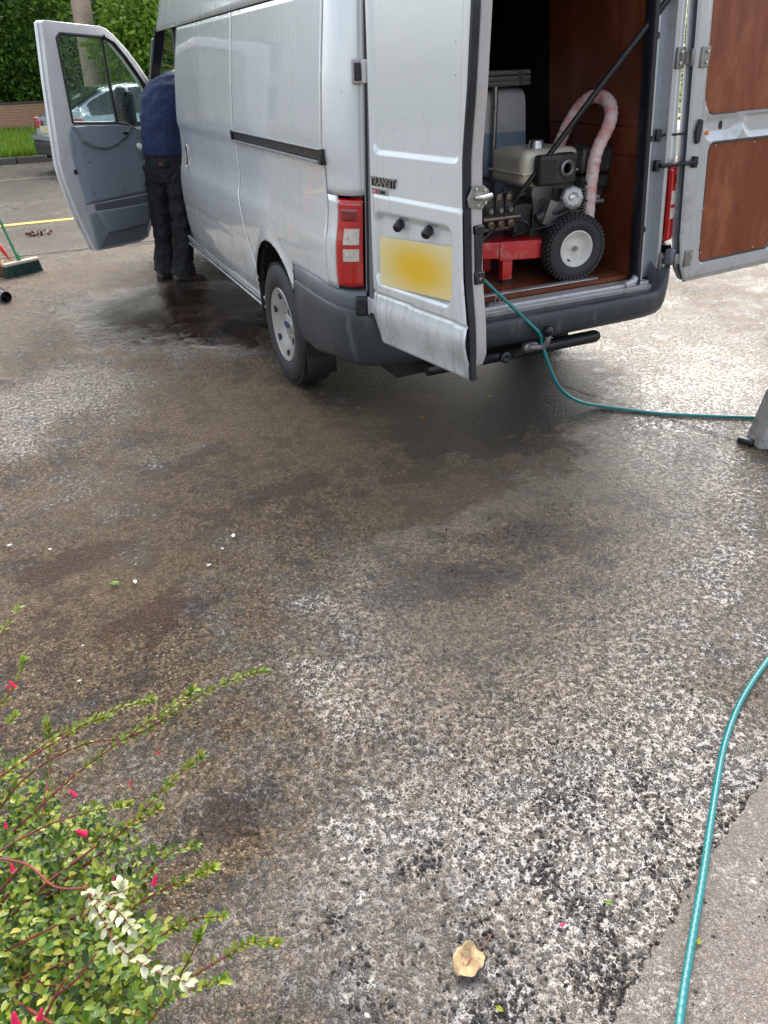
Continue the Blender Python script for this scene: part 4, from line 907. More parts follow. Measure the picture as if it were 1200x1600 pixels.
# ---------------------------------------------------------------- cab and nose
MB().add([TQ for TQ in [(-.915, 3.86, 1.93), (-.90, 3.92, 1.93), (-.97, 4.80, 1.27), (-.97, 4.70, 1.25)]]+[(-.83, 3.86, 1.93), (-.82, 3.92, 1.93), (-.90, 4.80, 1.27), (-.90, 4.70, 1.25)],
         [(0, 1, 2, 3), (4, 7, 6, 5), (0, 4, 5, 1), (1, 5, 6, 2), (2, 6, 7, 3), (3, 7, 4, 0)]).build('windscreen_pillar', 'black', van, bevel=.006)
MB().tube([(-.935, 3.93, 1.86), (-.955, 4.3, 1.56), (-.965, 4.6, 1.32)], .008, 6).build('pillar_trim', 'inner', van)
MB().add([(.87, 3.86, 1.93), (.86, 3.92, 1.93), (.93, 4.8, 1.27), (.93, 4.7, 1.25), (.78, 3.86, 1.93), (.77, 3.92, 1.93), (.86, 4.8, 1.27), (.86, 4.7, 1.25)],
         [(0, 1, 2, 3), (4, 7, 6, 5), (0, 4, 5, 1), (1, 5, 6, 2), (2, 6, 7, 3), (3, 7, 4, 0)]).build('windscreen_pillar', 'black', van, bevel=.006)
MB().sheet(lambda u, v: (lerp(-.84, .79, u)*(1+.08*(1-v)), lerp(4.82, 3.90, v)+.10*math.sin(PI*u), lerp(1.25, 1.93, v)), 12, 4).build('windscreen', 'glass2', van, recalc=False)
MB().span((-.90, 3.08, .36), (.86, 4.75, .50)).build('cab_floor', 'trim_dark', van)
MB().span((-.86, 3.06, 1.93), (.8, 3.9, 1.96)).build('cab_ceiling', 'trim_dark', van)
MB().span((-.90, 3.30, .50), (-.85, 3.36, 1.92)).build('cab_pillar', 'black', van, bevel=.01)
MB().span((-.86, 4.35, .55), (.83, 4.75, 1.22)).build('dashboard', 'trim_dark', van, bevel=.06, seg=3)
for x in (-.55, .45):
    se = MB().box((x, 3.75, .80), (.55 if x > 0 else .62, .50, .16)).build('seat_cushion', 'trim_dark', van, bevel=.04)
    MB().box((x, 3.50, 1.16), (.48 if x > 0 else .6, .14, .68), Matrix.Rotation(.15, 3, 'X')).build('seat_backrest', 'trim_dark', van, bevel=.05, seg=3)
for sdn in (-1, 1):
    w = 1 if sdn < 0 else .965
    if sdn > 0:
        MB().sheet(lambda u, v: (WR(lerp(.42, 1.27, v)), lerp(3.66, 4.42, u), lerp(.42, 1.27, v)), 10, 20).build('front_door', 'paint', van, solid=.03)
        MB().sheet(lambda u, v: (WR(lerp(1.27, 1.9, v))-.01, lerp(3.68, lerp(4.66, 3.95, v), u), lerp(1.27, 1.9, v)), 8, 8).build('window_glass', 'glass2', van)
    MB().sheet(lambda u, v: (sdn*w*lerp(.955, lerp(.95, .80, u**2), u), lerp(4.43, 5.55, u), lerp(.40, lerp(1.25, .98, u**1.5), v)), 40, 24,
               lambda u, v: math.hypot(lerp(4.43, 5.55, u)-FAX_Y, lerp(.40, lerp(1.25, .98, u**1.5), v)-ARC_Z) < ARC_R-.03).build('front_wing', 'paint', van, solid=.012, clean=True)
    MB().prism([(.50, .80), (.84, .78), (.88, 1.00), (.60, .98)], lambda a, c, d: (sdn*a*w, 5.565-d-.16*max(0, a-.55), c), 0, .03).build('headlamp', 'clear', van, bevel=.008)
MB().sheet(lambda u, v: (lerp(-.88, .85, u), lerp(4.72, 5.55, v), lerp(1.27, 1.0, v**1.6)+.05*math.sin(PI*u)), 14, 10).build('bonnet', 'paint', van, solid=.015)
MB().span((-.80, 5.50, .55), (.77, 5.56, 1.0)).build('grille', 'black', van, bevel=.02)
MB().span((-.93, 5.42, .30), (.90, 5.62, .58)).build('front_bumper', 'plastic', van, bevel=.05, seg=3)

# ================================================================== WATER TANK
M['tank'] = None
k = NT('tank_plastic'); p = k.pos(); z = k.n('ShaderNodeSeparateXYZ'); k.put(z.inputs[0], p)
lvl = k.mr(z.outputs[2], 1.262, 1.272); c = k.mix(lvl, (.28, .36, .45), (.64, .62, .60)); c = k.mix(k.mr(k.noise(p, 6, 6), .5, .75, 0, .5), c, (.16, .15, .14))
k.set(Base_Color=c, Roughness=.35); M['tank'] = k.m
tk = thing('water_tank', 'half full translucent white water tank in a steel tube cage inside the van', 'water tank', (.06, 1.5, .622))
def L(o): return Vector(o)
MB().span((-.56, -.47, .05), (.640, .47, .87)).build('tank_bottle', 'tank', tk, bevel=.07, seg=4)
MB().span((-.58, -.49, 0), (.59, .49, .05)).build('pallet', 'plastic', tk)
for x in (-.42, -.04, .335):
    MB().tube([(x, -.500, .03), (x, -.505, .80), (x, -.500, .89)], .016, 10).build('cage_tube', 'dull_steel', tk)
M['cage'] = mat('cage_steel', (.34, .32, .30), .45, .5, dirt=.4, dcol=(.12, .1, .08))
for z_ in (.892, .917, .945): MB().tube([(-.60, -.515, z_), (.640, -.515, z_)], .0125, 8).build('cage_rail', 'cage', tk)
MB().tube([(.60, -.515, .92), (.60, .50, .92)], .014, 8).build('cage_rail', 'cage', tk)
MB().box((.475, -.533, .918), (.022, .012, .075)).build('cage_clip', 'steel', tk)
MB().tube([(-.58, -.498, .42), (.58, -.498, .42)], .010, 8).build('cage_rail', 'dull_steel', tk)

# ================================================================== PRESSURE WASHER
M['redpaint'] = mat('red_frame_paint', (.58, .012, .016), .3, 0, var=.15, coat=.5, dirt=.5, dcol=(.50, .40, .36), ds=14)
M['cream'] = mat('cream_tank_paint', (.58, .53, .40), .3, 0, coat=.3, dirt=.5, dcol=(.28, .24, .16), ds=12)
M['engine'] = mat('engine_black', (.030, .029, .029), .45, .1, dirt=.5, dcol=(.12, .11, .1), ds=20)
M['cast'] = mat('cast_aluminium', (.22, .205, .19), .42, .7, dirt=.6, dcol=(.10, .08, .06), ds=22)
k = NT('pink_foam'); p = k.pos((1, 1, 1)); n_ = k.noise(p, 14, 5); c = k.mix(k.mr(n_, .42, .62), (.72, .60, .55), (.66, .30, .28)); c = k.mix(k.mr(k.noise(k.pos((9, 9, 60)), 1, 4), .6, .7, 0, .6), c, (.45, .06, .06))
k.set(Base_Color=c, Roughness=.8); k.bump(k.noise(k.pos((6, 6, 70)), 1, 3), .7, .006); M['foam'] = k.m
pw = thing('pressure_washer', 'petrol pressure washer on a red wheeled frame with pink foam handle, inside the van', 'pressure washer', (.30, .30, .622))
O = Vector((.30, .30, .622))
def bl(mb): mb.v = [(a-O.x, b_-O.y, c-O.z) for a, b_, c in mb.v]; return mb
fr_ = MB().prism([(-.13, .33), (.005, .265), (.34, .185), (.43, .20), (.46, .56), (.36, .60), (.06, .49), (-.11, .44)], lambda a, c, d: (a, c, d), .805, .832)
bl(fr_).build('frame', 'redpaint', pw, bevel=.004)
def bar(pts, w, h, name, m):
    mb = MB()
    for a, c in zip(pts[:-1], pts[1:]):
        a, c = Vector(a), Vector(c); d = c-a; mb.box((a+c)/2, (d.length, w, h), Matrix.Rotation(math.atan2(d.y, d.x), 3, 'Z'))
    return bl(mb).build(name, m, pw, bevel=.003)
bar([(.0, .262, .785), (.335, .180, .785)], .006, .085, 'frame_side', 'redpaint')
bar([(-.13, .332, .790), (.0, .266, .790)], .006, .075, 'frame_side', 'redpaint')
bar([(.06, .495, .790), (.36, .605, .790)], .006, .075, 'frame_side', 'redpaint')
q = bl(MB().span((.022, .262, .640), (.082, .300, .742))); q.build('stand_leg', 'redpaint', pw, bevel=.003)
bl(MB().span((.018, .256, .742), (.086, .304, .800))).build('stand_socket', 'redpaint', pw, bevel=.003)
bl(MB().span((.026, .266, .618), (.078, .296, .641))).build('rubber_foot', 'black', pw)
q = bl(MB().span((.022, .472, .640), (.082, .505, .800))); q.build('stand_leg', 'redpaint', pw, bevel=.003)
def wwheel(c, a):
    w = bpy.data.objects.new('wheel', None); COL.objects.link(w); w.parent = pw; w.location = Vector(c)-O; w.empty_display_size = .1; a = Vector(a).normalized()
    pr = [(.085, .040), (.10, .050), (.130, .055), (.150, .048), (.160, .034), (.164, .0), (.160, -.034), (.150, -.048), (.130, -.055), (.10, -.05), (.085, -.040)]
    t = MB().lathe(pr, (0, 0, 0), a, 56, closed=True)
    u = a.cross(Vector((0, 0, 1))).normalized(); wv = a.cross(u)
    for j in range(44):
        for h, sh, rr, sz in ((-.036, 0, .158, .018), (-.012, .5, .163, .02), (.012, 0, .163, .02), (.036, .5, .158, .018), (.050, 0, .147, .012), (-.050, 0, .147, .012)):
            g = 2*PI*(j+sh)/44; rad = u*math.cos(g)+wv*math.sin(g); tg = a.cross(rad)
            R = Matrix((a, tg, rad)).transposed(); t.box(a*h+rad*rr, (sz, .014, .014), R)
    t.build('tyre', 'tyre', w, smooth=35)
    MB().lathe([(0, .028), (.014, .028), (.02, .018), (.045, .012), (.062, .020), (.074, .040), (.086, .050), (.091, .048), (.088, .03), (.08, .0), (0, -.01)], (0, 0, 0), a, 36).build('rim', 'white_rim', w, smooth=40)
    MB().lathe([(0, .046), (.010, .046), (.013, .040), (.013, .026)], (0, 0, 0), a, 12).build('axle_nut', 'dull_steel', w)
    MB().tube([wv*.055+u*.03+a*.02, wv*.056+u*.032+a*.05], .004, 6).build('valve', 'black', w)
wwheel((.372, .158, .786), (-.14, -.99, 0)); wwheel((.43, .66, .786), (.14, .99, 0))
bl(MB().tube([(.372, .16, .786), (.43, .66, .786)], .012, 8)).build('axle', 'dull_steel', pw)
hp = spline([(.500, .215, .80), (.497, .21, .92), (.495, .21, 1.08), (.505, .205, 1.22), (.565, .205, 1.34), (.590, .24, 1.415), (.600, .32, 1.452), (.590, .41, 1.448), (.560, .48, 1.38), (.515, .51, 1.27), (.48, .53, 1.12), (.475, .54, .83)], 10)
n = len(hp); i0, i1 = int(n*.18), int(n*.90)
bl(MB().tube(hp, .014, 10)).build('handle_bar', 'redpaint', pw)
rr = [.0305+(.0022 if i % 3 == 0 else 0)+.0012*rnd.random() for i in range(len(hp))]
bl(MB().tube(hp[3:], rr[3:], 18)).build('foam_sleeve', 'foam', pw, smooth=70)
# engine
bl(MB().span((.12, .27, 1.075), (.455, .58, 1.245))).build('fuel_tank', 'cream', pw, bevel=.038, seg=4)
bl(MB().span((.112, .262, 1.135), (.463, .588, 1.146))).build('tank_seam', 'cream', pw, bevel=.004)
bl(MB().lathe([(.040, -.01), (.040, .012), (.036, .018), (.036, .028), (.030, .031), (0, .031)], (.262, .38, 1.250), (0, 0, 1), 20)).build('fuel_cap', 'steel', pw)
mg = bl(MB().span((.175, .205, 1.085), (.395, .268, 1.225))).build('muffler_guard', 'engine', pw, bevel=.012)
sl_ = MB()
for i in range(9):
    zz_ = 1.10+.0125*i; sl_.box((.225, .2045, zz_), (.085, .004, .0055)); sl_.box((.353, .2045, zz_), (.075 if i in (0, 1, 7, 8) else .02, .004, .0055))
for i in range(7): sl_.box((.305+.012*i, .235, 1.2262), (.005, .035, .003))
for i in range(8): sl_.box((.1745, .236, 1.10+.0135*i), (.003, .045, .006))
tag(bl(sl_).build('guard_louvres', 'under', mg, smooth=0), kind='stuff')
bl(MB().lathe([(.038, .0), (.040, .010), (.030, .016), (.024, .012), (.022, -.004), (0, -.004)], (.330, .205, 1.160), (0, -1, 0), 24)).build('exhaust_outlet', 'cast', mg)
bl(MB().span((.445, .235, 1.115), (.640, .43, 1.240))).build('air_filter', 'engine', pw, bevel=.022, seg=3)
bl(MB().span((.455, .230, 1.040), (.630, .40, 1.110))).build('filter_base', 'engine', pw, bevel=.02)
bl(MB().prism([(.47, .98), (.60, .99), (.625, 1.05), (.45, 1.05)], lambda a, c, d: (a, d, c), .25, .36)).build('carburettor_cover', 'engine', pw, bevel=.008)
eb = MB().span((.20, .30, .86), (.46, .56, 1.08)); eb.box((.33, .27, .93), (.20, .12, .12), Matrix.Rotation(.35, 3, 'Y')); eb.span((.22, .32, .83), (.48, .54, .87))
for i in range(8): eb.box((.415, .25, .955+.014*i), (.10, .12, .005))
bl(eb).build('engine_block', 'cast', pw, bevel=.012)
bl(MB().tube([(.20, .25, .93), (.30, .235, .965), (.37, .225, 1.0)], [.022, .034, .040], 16)).build('crankcase_cover', 'engine', pw)
bl(MB().lathe([(.058, -.02), (.060, .008), (.052, .022), (.034, .030), (.020, .025), (0, .025)], (.378, .205, 1.018), (-.35, -.93, .1), 8)).build('rocker_cover', 'hub', pw, smooth=20, bevel=.004)
bl(MB().lathe([(0, .014), (.012, .012), (.014, 0)], (.364, .188, 1.023), (-.35, -.93, .1), 10)).build('cover_bolt', 'steel', pw)
for c, r_ in (((.50, .23, 1.005), .017), ((.53, .225, .985), .012), ((.47, .24, .965), .014)): bl(MB().tube([c, (c[0]+.06, c[1]-.005, c[2])], r_, 10)).build('fuel_fitting', 'dull_steel', pw)
for q_ in ([(.30, .26, 1.06), (.26, .22, 1.03), (.22, .24, .98), (.24, .28, .92)], [(.44, .24, 1.10), (.40, .20, 1.06), (.43, .19, 1.01), (.50, .20, .99)], [(.10, .30, 1.0), (.06, .26, 1.06), (.0, .27, 1.07), (-.06, .30, 1.04)], [(.16, .24, .88), (.24, .19, .90), (.33, .19, .93), (.42, .22, .90)]):
    bl(MB().tube(spline(q_, 5), .005, 6)).build('engine_lead', 'black', pw)
bl(MB().span((.455, .226, 1.16), (.60, .2335, 1.20))).build('filter_label', 'redpaint', pw) if False else None
bl(MB().tube(spline([(.42, .22, 1.05), (.44, .20, 1.09), (.47, .21, 1.07), (.50, .22, 1.02)], 5), .006, 6)).build('fuel_pipe', 'black', pw)
ct = MB().span((.10, .30, .86), (.22, .50, 1.00)); ct.lathe([(0, 0), (.075, 0), (.075, .05), (.05, .06), (0, .06)], (.20, .40, .95), (-1, 0, 0), 16)
bl(ct).build('drive_coupling', 'engine', pw, bevel=.008)
bl(MB().span((-.10, .32, .875), (.11, .50, 1.0))).build('pump_body', 'cast', pw, bevel=.012)
pm = MB().span((-.085, .300, .905), (.095, .325, 1.030))
for i in range(3): pm.span((-.078+i*.058, .288, .90), (-.036+i*.058, .30, 1.035))
pm.span((-.09, .290, .945), (.10, .302, .962)); hd_p = bl(pm).build('pump_head', 'engine', pw, bevel=.005)
bl(MB().tube([(-.10, .275, .948), (.115, .275, .948)], .012, 10)).build('pump_manifold', 'brass', hd_p)
for i in range(3):
    x = -.055+i*.058
    bl(MB().lathe([(0, .036), (.014, .036), (.019, .030), (.023, 0)], (x, .30, 1.035), (0, -.2, 1), 6)).build('valve_cap', 'brass', hd_p)
    bl(MB().lathe([(0, .020), (.012, .020), (.018, .014), (.021, 0)], (x, .286, .985), (0, -1, 0), 6)).build('valve_cap', 'cast', hd_p)
    bl(MB().lathe([(0, .034), (.016, .034), (.022, .028), (.022, 0)], (x, .292, .925), (0, -1, -.25), 8)).build('valve_cap', 'brass', hd_p)
bl(MB().tube(spline([(.08, .29, 1.02), (.12, .27, 1.05), (.17, .28, 1.04), (.20, .30, 1.0)], 5), .010, 8)).build('bypass_hose', 'black', pw)
bl(MB().tube(spline([(.10, .28, .93), (.14, .25, .92), (.16, .26, .88), (.10, .30, .85)], 5), .009, 8)).build('bypass_hose', 'black', pw)
bl(MB().lathe([(0, .05), (.010, .05), (.012, .04), (.012, .03), (.022, .028), (.022, 0)], (.075, .36, 1.03), (0, 0, 1), 10)).build('pressure_regulator', 'black', pw)
M['teal'] = None
# ================================================================== HOSES
k = NT('teal_hose'); tc = k.n('ShaderNodeNewGeometry').outputs['Position']; p = k.pos()
c = k.mix(k.noise(p, 30, 3), (.004, .155, .160), (.008, .24, .235)); c = k.mix(k.mr(k.noise(p, 130, 3), .62, .70, 0, .7), c, (.03, .03, .025))
k.set(Base_Color=c, Roughness=.28, Coat_Weight=.3); M['teal'] = k.m
def ribbed(pts, r, step=.0045, n=12):
    P = [Vector(p) for p in pts]; L_ = [0]
    for a, b_ in zip(P[:-1], P[1:]): L_.append(L_[-1]+(b_-a).length)
    m = int(L_[-1]/step); out = []; rad = []
    xs = np.linspace(0, L_[-1], m); A_ = np.array([list(p) for p in P])
    X = [np.interp(xs, L_, A_[:, i]) for i in range(3)]
    for i in range(m): out.append((X[0][i], X[1][i], X[2][i])); rad.append(r*(1-(.085 if i % 4 == 0 else 0)))
    return MB().tube(out, rad, n)
gh = spline([(-.34, .30, .86), (-.31, .18, .82), (-.262, .03, .752), (-.19, -.015, .675), (-.115, -.055, .598), (-.06, -.118, .530), (-.005, -.140, .470), (.015, -.135, .42), (.045, -.15, .33), (.10, -.15, .22), (.19, -.125, .12), (.30, -.12, .045), (.40, -.155, .013), (.50, -.26, .009), (.62, -.385, .009), (.75, -.485, .009), (.90, -.59, .009), (1.0, -.655, .009), (1.15, -.76, .009), (1.4, -1.0, .009), (1.45, -1.35, .009), (1.2, -1.65, .009), (.7, -1.80, .009), (.1, -1.86, .009), (-.25, -1.93, .009), (-.394, -1.985, .009), (-.52, -2.037, .011), (-.636, -2.093, .012), (-.76, -2.168, .012), (-.87, -2.249, .012), (-.99, -2.343, .018), (-1.117, -2.445, .018), (-1.25, -2.548, .018), (-1.373, -2.646, .018), (-1.55, -2.80, .018), (-1.8, -3.0, .018)], 14)
tag(ribbed(gh, .0088).build('garden_hose', 'teal', None, smooth=80), 'teal garden hose running from the van past the tow ball across the wet ground', 'hose')
bh_ = spline([(-.16, .33, .78), (-.13, .32, .80), (-.07, .32, .845), (.03, .32, .93), (.22, .235, 1.20), (.42, .13, 1.50), (.64, .0, 1.83), (.80, -.10, 2.10)], 8)
nb = len(bh_)
tag(MB().tube(bh_, [lerp(.0095, .0165, i/(nb-1)) for i in range(nb)], 12).build('high_pressure_hose', 'black', None, smooth=80), 'thick black hose slanting up across the open back of the van', 'hose')

# ================================================================== PERSON
def remesh(o, vox, sm=4, disp=None):
    r = o.modifiers.new('r', 'REMESH'); r.mode = 'VOXEL'; r.voxel_size = vox; r.use_smooth_shade = True
    s_ = o.modifiers.new('s', 'SMOOTH'); s_.iterations = sm; s_.factor = .5
    if disp:
        tx = bpy.data.textures.new('folds', 'CLOUDS'); tx.noise_scale = disp[1]; tx.noise_depth = 2
        d = o.modifiers.new('d', 'DISPLACE'); d.texture = tx; d.strength = disp[0]; d.texture_coords = 'OBJECT' if False else 'LOCAL'; d.mid_level = .5
    return o
def loft(mb, rings, n=24):
    """rings: (centre, half width along lateral, half depth, spine tangent)"""
    V = []
    for c, a, b_, lat in rings:
        c = Vector(c); lat = Vector(lat).normalized(); up = Vector((0, 0, 1)); dep = up.cross(lat).normalized()
        for k_ in range(n):
            g = 2*PI*k_/n; V.append(c+lat*a*math.cos(g)+dep*b_*math.sin(g))
    m = len(rings); F = [(i*n+k_, i*n+(k_+1) % n, (i+1)*n+(k_+1) % n, (i+1)*n+k_) for i in range(m-1) for k_ in range(n)]
    F += [tuple(range(n))[::-1], tuple((m-1)*n+k_ for k_ in range(n))]; return mb.add(V, F)
PO = Vector((-1.03, 3.95, 0))
pe = thing('person', 'man in navy jumper and dark work trousers leaning into the open van cab', 'person', PO)
def pl_(mb): mb.v = [(a-PO.x, b_-PO.y, c-PO.z) for a, b_, c in mb.v]; return mb
M['skin'] = mat('skin', (.50, .29, .21), .5, var=.08)
M['navy'] = mat('navy_knit', (.014, .026, .075), .9, 0, var=.18, vs=40, bump=.4, bs=300, bd=.002)
M['trouser'] = mat('dark_work_trousers', (.008, .008, .010), .8, 0, var=.3, vs=25, bump=.35, bs=200, bd=.001)
M['boot'] = mat('brown_leather', (.050, .036, .030), .5, 0, var=.3, bump=.3, bs=80)
LAT = (.62, -.78, 0); FC = Vector((.78, .62, 0))
bd = MB()
loft(bd, [((-1.0, 3.94, .90), .155, .10, LAT), ((-.99, 3.94, 1.05), .15, .10, LAT), ((-.96, 3.96, 1.25), .16, .105, LAT), ((-.90, 4.0, 1.42), .18, .11, LAT), ((-.83, 4.05, 1.54), .165, .10, LAT), ((-.76, 4.10, 1.60), .08, .07, LAT)])
bd.tube([(-.78, 4.09, 1.58), (-.66, 4.17, 1.64)], [.062, .058], 12)
hc = Vector((-.585, 4.23, 1.675)); bd.lathe([(.001, -.12)]+[(.082*math.sin(t), -.115*math.cos(t)) for t in np.linspace(.3, 2.85, 9)]+[(.001, .12)], hc, (.35, .28, .9), 16)
bd.tube([hc+FC*.075+Vector((0, 0, .01)), hc+FC*.105+Vector((0, 0, -.025)), hc+FC*.075+Vector((0, 0, -.035))], .012, 6)
for e in (-1, 1):
    lat = Vector(LAT)*e; bd.lathe([(0, .0), (.022, .004), (.026, .012), (0, .018)], hc+lat*.078, lat, 8)
    sh = Vector((-.83, 4.05, 1.52))+lat*.175; el = sh+Vector((.16, .10, -.24)); hn = el+Vector((.20, .14, .02))
    bd.tube([sh, el, hn], [.052, .040, .028], 10)
    pc = hn+Vector((.05, .035, 0)); bd.box(pc, (.08, .075, .026), Matrix.Rotation(.62, 3, 'Z'))
    for j, ln in enumerate((.062, .072, .068, .052)):
        r0 = pc+Vector((.03, .022, 0))+Vector((-.62, .78, 0))*(j-1.5)*.019; bd.tube([r0, r0+FC*ln*.55, r0+FC*ln*.9+Vector((0, 0, -.018))], [.009, .008, .007], 6)
    r0 = pc-FC*.02+Vector((-.62, .78, 0))*(-e)*.03; bd.tube([r0, r0+FC*.03+Vector((-.62, .78, 0))*(-e)*.03, r0+FC*.06+Vector((-.62, .78, 0))*(-e)*.035], [.011, .010, .008], 6)
KN = [((-.925, 3.87, .95), (-.955, 3.86, .50), (-1.005, 3.885, .10)), ((-1.065, 4.00, .95), (-1.095, 4.06, .50), (-1.14, 4.09, .10))]
for a, b_, c in KN: bd.tube(spline([a, b_, c], 5), [lerp(.085, .042, i/10) for i in range(11)], 12)
for (hx, hy, dx, dy) in ((-1.02, 3.885, 1, .12), (-1.145, 4.09, .75, .65)):
    d = Vector((dx, dy, 0)).normalized(); bd.tube([Vector((hx, hy, .05))-d*.04, Vector((hx, hy, .045))+d*.09, Vector((hx, hy, .03))+d*.19], [.036, .036, .022], 8)
bo = remesh(pl_(bd).build('body', 'skin', pe), .010, 3)
ju = MB()
loft(ju, [((-1.005, 3.93, 1.035), .178, .138, LAT), ((-1.005, 3.93, 1.06), .186, .145, LAT), ((-.995, 3.935, 1.18), .182, .143, LAT), ((-.965, 3.955, 1.32), .188, .146, LAT), ((-.925, 3.985, 1.45), .196, .140, LAT), ((-.87, 4.02, 1.55), .185, .125, LAT), ((-.81, 4.06, 1.61), .13, .10, LAT), ((-.745, 4.11, 1.635), .07, .07, LAT)])
for e in (-1, 1):
    lat = Vector(LAT)*e; sh = Vector((-.855, 4.03, 1.51))+lat*.155; el = sh+Vector((.17, .10, -.23)); hn = el+Vector((.17, .12, .02))
    ju.tube([sh-Vector((.02, .01, 0)), sh+Vector((.06, .03, -.07)), el, hn], [.082, .075, .060, .046], 14)
remesh(pl_(ju).build('jumper', 'navy', pe), .011, 8, (.034, .10))
M['hair'] = mat('grey_hair', (.10, .09, .08), .8, var=.4, vs=90)
pl_(MB().lathe([(.001, -.02)]+[(.09*math.sin(t), -.125*math.cos(t)) for t in np.linspace(1.3, 2.9, 7)]+[(.001, .13)], hc-FC*.012, (.25, .2, .95), 16)).build('hair', 'hair', pe)
tr_ = MB()
loft(tr_, [((-1.0, 3.935, .84), .165, .125, LAT), ((-1.0, 3.935, .93), .178, .142, LAT), ((-1.0, 3.935, 1.0), .172, .135, LAT), ((-1.0, 3.935, 1.07), .160, .125, LAT)])
for a, b_, c in KN:
    c = (c[0], c[1], .075); q = spline([a, b_, c], 6); tr_.tube(q, [lerp(.112, .078, min(1, i/8)) if i < 9 else .078+.006*(i-8) for i in range(len(q))], 18)
remesh(pl_(tr_).build('trousers', 'trouser', pe), .010, 5, (.040, .075))
# back pocket with its small red tag, seam flap
bp1 = Vector((-1.0, 3.935, .985))-FC*.150+Vector(LAT)*.075
Rp = Matrix.Rotation(math.atan2(LAT[1], LAT[0]), 3, 'Z')
pl_(MB().box(bp1, (.135, .012, .045), Rp)).build('pocket_flap', 'trouser', pe, bevel=.004)
pl_(MB().box(bp1-FC*.008+Vector(LAT)*.02+Vector((0, 0, .004)), (.030, .004, .016), Rp)).build('pocket_tag', mat('rust_tag', (.22, .05, .03), .6), pe)
for (hx, hy, dx, dy) in ((-1.03, 3.88, 1, .10), (-1.150, 4.085, .75, .65)):
    d = Vector((dx, dy, 0)).normalized(); h0 = Vector((hx, hy, 0)); lt_ = Vector((-d.y, d.x, 0))
    b_ = MB(); V = []; secs = [(-.075, .030, .075), (-.06, .040, .10), (-.02, .042, .115), (.04, .042, .10), (.10, .047, .075), (.16, .048, .055), (.20, .040, .045), (.215, .022, .035)]
    for s_, w_, h_ in secs:
        for g in np.linspace(0, 2*PI, 15)[:-1]:
            zz_ = h_/2+h_/2*math.sin(g)*1.0; V.append(h0+d*s_+lt_*w_*math.cos(g)+Vector((0, 0, max(.012, zz_))))
    n_ = 14; b_.add(V, [(i*n_+k_, i*n_+(k_+1) % n_, (i+1)*n_+(k_+1) % n_, (i+1)*n_+k_) for i in range(7) for k_ in range(n_)]+[tuple(range(n_)), tuple(7*n_+k_ for k_ in range(n_))])
    so_ = pl_(b_).build('boot', 'boot', pe, smooth=70)
    out = [(s_, w_) for s_, w_, h_ in secs]+[(s_, -w_) for s_, w_, h_ in secs[::-1]]
    pl_(MB().prism(out, lambda a, c, dd: h0+d*a+lt_*c*1.04+Vector((0, 0, dd)), .0, .016)).build('boot_sole', 'under', pe)

# ================================================================== SILVER CAR
car = thing('parked_car', 'silver hatchback parked at the kerb, seen through the open cab door window', 'car', (-1.43, 14.2, 0), math.radians(15))
M['carpaint'] = mat('silver_car_paint', (.42, .47, .50), .2, .4, coat=1.0, var=.04)
M['carlow'] = mat('dark_bumper', (.03, .034, .038), .4)
M['carglass'] = mat('dark_car_glass', (.02, .03, .035), .05, coat=.5)
top = interp([(0, .98), (.12, 1.02), (.35, 1.10), (.7, 1.30), (1.05, 1.44), (1.6, 1.50), (2.3, 1.47), (2.9, 1.28), (3.4, 1.03), (4.0, .92), (4.35, .80), (4.42, .60)])
belt = interp([(0, .93), (.5, .97), (2.5, .93), (3.3, .92), (4.1, .84), (4.42, .6)])
hw = interp([(0, .70), (.10, .82), (.4, .88), (2, .90), (3.6, .88), (4.2, .78), (4.42, .60)])
def carsec(u, v):
    x = 4.42*u; w = hw(x); b_, t = belt(x), max(top(x), belt(x)+.01); side = v*2-1; a = abs(side); sg = 1 if side > 0 else -1
    tab = [(0, (0, t)), (.25, (.55*w if t-b_ > .2 else .8*w, t-.02)), (.32, (.72*w if t-b_ > .2 else .92*w, t-.07 if t-b_ > .2 else b_)), (.52, (w*.965, b_)), (.62, (w, b_-.10)), (.80, (w*.99, .50)), (.92, (w*.97, .30)), (1, (w*.86, .22))]
    yy = np.interp(a, [q[0] for q in tab], [q[1][0] for q in tab]); zz_ = np.interp(a, [q[0] for q in tab], [q[1][1] for q in tab])
    zz_ = zz_ if x > .05 else zz_
    ex = .10*(1-min(1, x/.3))*((zz_-.55)/.5)**2 if x < .3 else 0
    return (x+ex, sg*yy, zz_)
cb = MB().sheet(carsec, 60, 60); nn_ = len(cb.v)
cb.add([carsec(0, j/60) for j in range(61)]+[(.02, 0, .6)], [(j, j+1, 61) for j in range(60)])
cb.build('body', 'carpaint', car, smooth=40)
